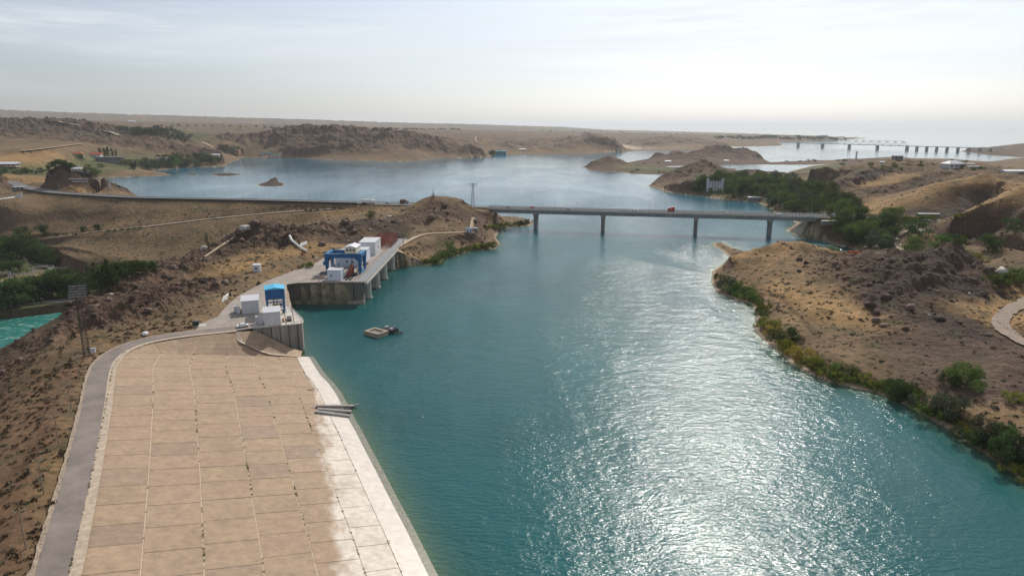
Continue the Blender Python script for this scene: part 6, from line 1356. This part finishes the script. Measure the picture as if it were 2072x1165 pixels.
# lower left
g3 = 'dark trees on the valley floor beyond the river'
for px, py, h, k in ((180,578,36,'conifer'),(195,584,48,'conifer'),(206,586,44,'broad'),(222,582,54,'conifer'),(236,570,40,'broad')): plant(px, py, h, k, 'd', 'tall dark pine behind the rocky shoulder, in front of the field' if k == 'conifer' else 'dark leafy tree among the pines behind the rocky shoulder', 'pines behind the rocky shoulder', 1.15)
for px, py, h in ((246,562,30),(256,560,30),(268,558,28),(280,555,26),(292,552,24),(303,548,20),(312,545,14)): plant(px, py, h, 'broad', 'd', 'dark green tree in the belt right of the tall pines', 'tree belt right of the pines', 1.2)
for px, py, h in ((10,534,42),(22,526,40),(34,522,38),(46,524,40),(58,528,40),(72,532,36),(86,536,32),(100,540,26),(110,540,20),(28,508,26)): plant(px, py, h, 'broad', 'd', 'dark green tree in the row beside the valley road', 'trees beside the valley road', 1.15)
for px, py, h in ((4,628,46),(16,630,48),(30,628,48),(44,622,46),(56,616,38),(68,610,36),(80,612,38),(92,612,42),(106,608,42),(118,604,38),(130,608,40),(143,606,38),(156,604,36),(168,604,34),(180,602,36),(150,588,30),(132,584,28),(112,582,26),(165,586,28),(96,588,26)): plant(px, py - 7, h, 'broad', jit.choice('dgd'), 'green tree in the thick row behind the river quay', 'trees behind the river quay', 1.2)
for px, py, h in ((75,578,18),(20,556,26),(6,552,26),(40,552,24),(118,566,24),(134,570,26),(150,574,22)): plant(px, py, h, 'broad', 'd', 'dark tree behind the switchyard', 'trees behind the switchyard', 1.2)
for px, py, h, lb in ((90,477,21,'dark round tree on the field, right of the leftmost by the berm road'),(48,490,26,'dark round tree at the left end of the berm road'),(169,471,13,'small dark tree at the berm road, left one of a pair'),(198,468,14,'small dark tree at the berm road, right one of a pair')): plant(px, py, h, 'broad', 'd', lb, None, 1.3)
for x_, y_ in ((115,478),(136,477),(153,476),(220,469.5),(233,468),(246,466.5),(260,465.5),(272,464),(284,463),(432,443),(620,428),(631,427.5),(642,426.5),(655,425),(678,423.5),(690,423)): plant(x_, y_, 5.5, 'bush', 'd', 'small dark bush beside the berm road on the dam face', 'small bushes beside the berm road')
# north-west shore
fill([(262,338),(300,330),(360,322),(420,322),(448,328),(452,335),(400,337),(340,341),(300,344),(270,345)], 46, 8, (9,15), [('broad','d'),('broad','g'),('broad','w')], dict(d='dark tree among the houses along the bay', g='green tree among the houses along the bay', w='grey green tree among the houses along the bay'), 'trees along the bay', (), 1.25)
for px, py, h in ((203,315,13),(212,316,14),(219,315,15),(228,316,13),(235,317,12)): plant(px, py, h, 'poplar', 'd', 'dark cypress beside the orange roofed house', 'cypresses beside the orange roofed house', 1.2)
for px, py, h in ((166,325,13),(172,352,10),(186,356,14),(196,357,13),(177,344,10),(190,350,10),(205,340,8),(240,328,10),(248,332,12),(256,336,12)): plant(px, py, h, 'broad', 'g', 'green tree between the red roofed houses and the knob', 'trees behind the knob', 1.3)
for px, py, h in ((98,346,11),(110,342,14),(121,340,16),(132,339,14),(143,342,12),(104,352,9)): plant(px, py, h, 'broad', 'd', 'dark tree on top of the rocky knob', 'trees on the rocky knob', 1.3)
for k in range(12): plant(jit.uniform(-5,92), jit.uniform(349,355), jit.uniform(6,10), 'broad', 'd', 'dark tree in the row at the left below the orange hillside', 'tree row below the orange hillside', 1.4)
fill([(440,300),(452,312),(490,316),(500,309),(470,301)], 12, 7, (6,10), [('broad','d'),('broad','g')], 'green tree around the terracotta lodge', 'trees around the terracotta lodge', (), 1.3)
for k in range(9): plant(jit.uniform(985,1012), jit.uniform(309,314), jit.uniform(5,9), 'broad', 'd', 'dark tree beside the teal boathouse', 'trees beside the teal boathouse', 1.3)
fill([(240,262),(330,262),(390,275),(380,288),(330,280),(270,268)], 40, 7, (5,9), [('broad','d'),('broad','w')], dict(d='dark bushy tree on the hillside above the bay', w='grey green tree on the hillside above the bay'), 'trees on the hillside above the bay', (), 1.5)
# far plain: rows of tiny trees, no parts visible
def tiny(px, py, hpx, label, group, lf='d'):
    p = hit(px, py); h = hpx*math.dist(p, (0,0,H))/F; o = bpy.data.objects.new('shrub', PT['bush', lf, jit.randrange(2)][0]); COL.objects.link(o); o.location = (p[0], p[1], p[2]-.05*h); o.scale = (h*.95, h*.95, h*1.1); o.rotation_euler = (0,0,jit.uniform(0,6)); tag(o, label, 'tree', group)
for px in list(range(330, 560, 17)) + list(range(640, 760, 13)) + list(range(790, 940, 8)): 
    q = px + jit.uniform(-4, 4); tiny(q, 255.5 + (q-330)*.013 + jit.uniform(-1,1), jit.uniform(2.5,4.5), 'tiny dark tree of the straggling row on the plain beyond the bluffs', 'tree row on the plain beyond the bluffs')
for k in range(46): q = 1445 + 268*(k+jit.random())/46; tiny(q, 279.5 + jit.uniform(-2,2) + (q-1450)*.008, jit.uniform(4,7.5), 'dark tree on the wooded point before the railway bridge', 'trees on the wooded point')
for k in range(20): q = 1085 + 350*(k+jit.random())/20; tiny(q, 263.5 + (q-1085)*.022 + jit.uniform(0,3), jit.uniform(2,3.5), 'tiny dark tree on the low land along the horizon', 'trees along the horizon')
for k in range(16): tiny(1275 + 200*jit.random(), jit.choice((331,346,349)) + jit.uniform(-1,2), jit.uniform(3,5), 'low dark bush on the green flat of the island', 'bushes on the island flat', 'g')
for k in range(14): tiny(1560 + 180*jit.random(), 325 + 3*jit.random(), jit.uniform(3,5), 'low dark bush on the thin islands before the railway bridge', 'bushes on the thin islands', 'd')
for k in range(22): q = jit.uniform(1700,1990); tiny(q, jit.uniform(325,350), jit.uniform(3.5,7), 'dark bush scattered among the far right hills', 'bushes among the far right hills', 'g')
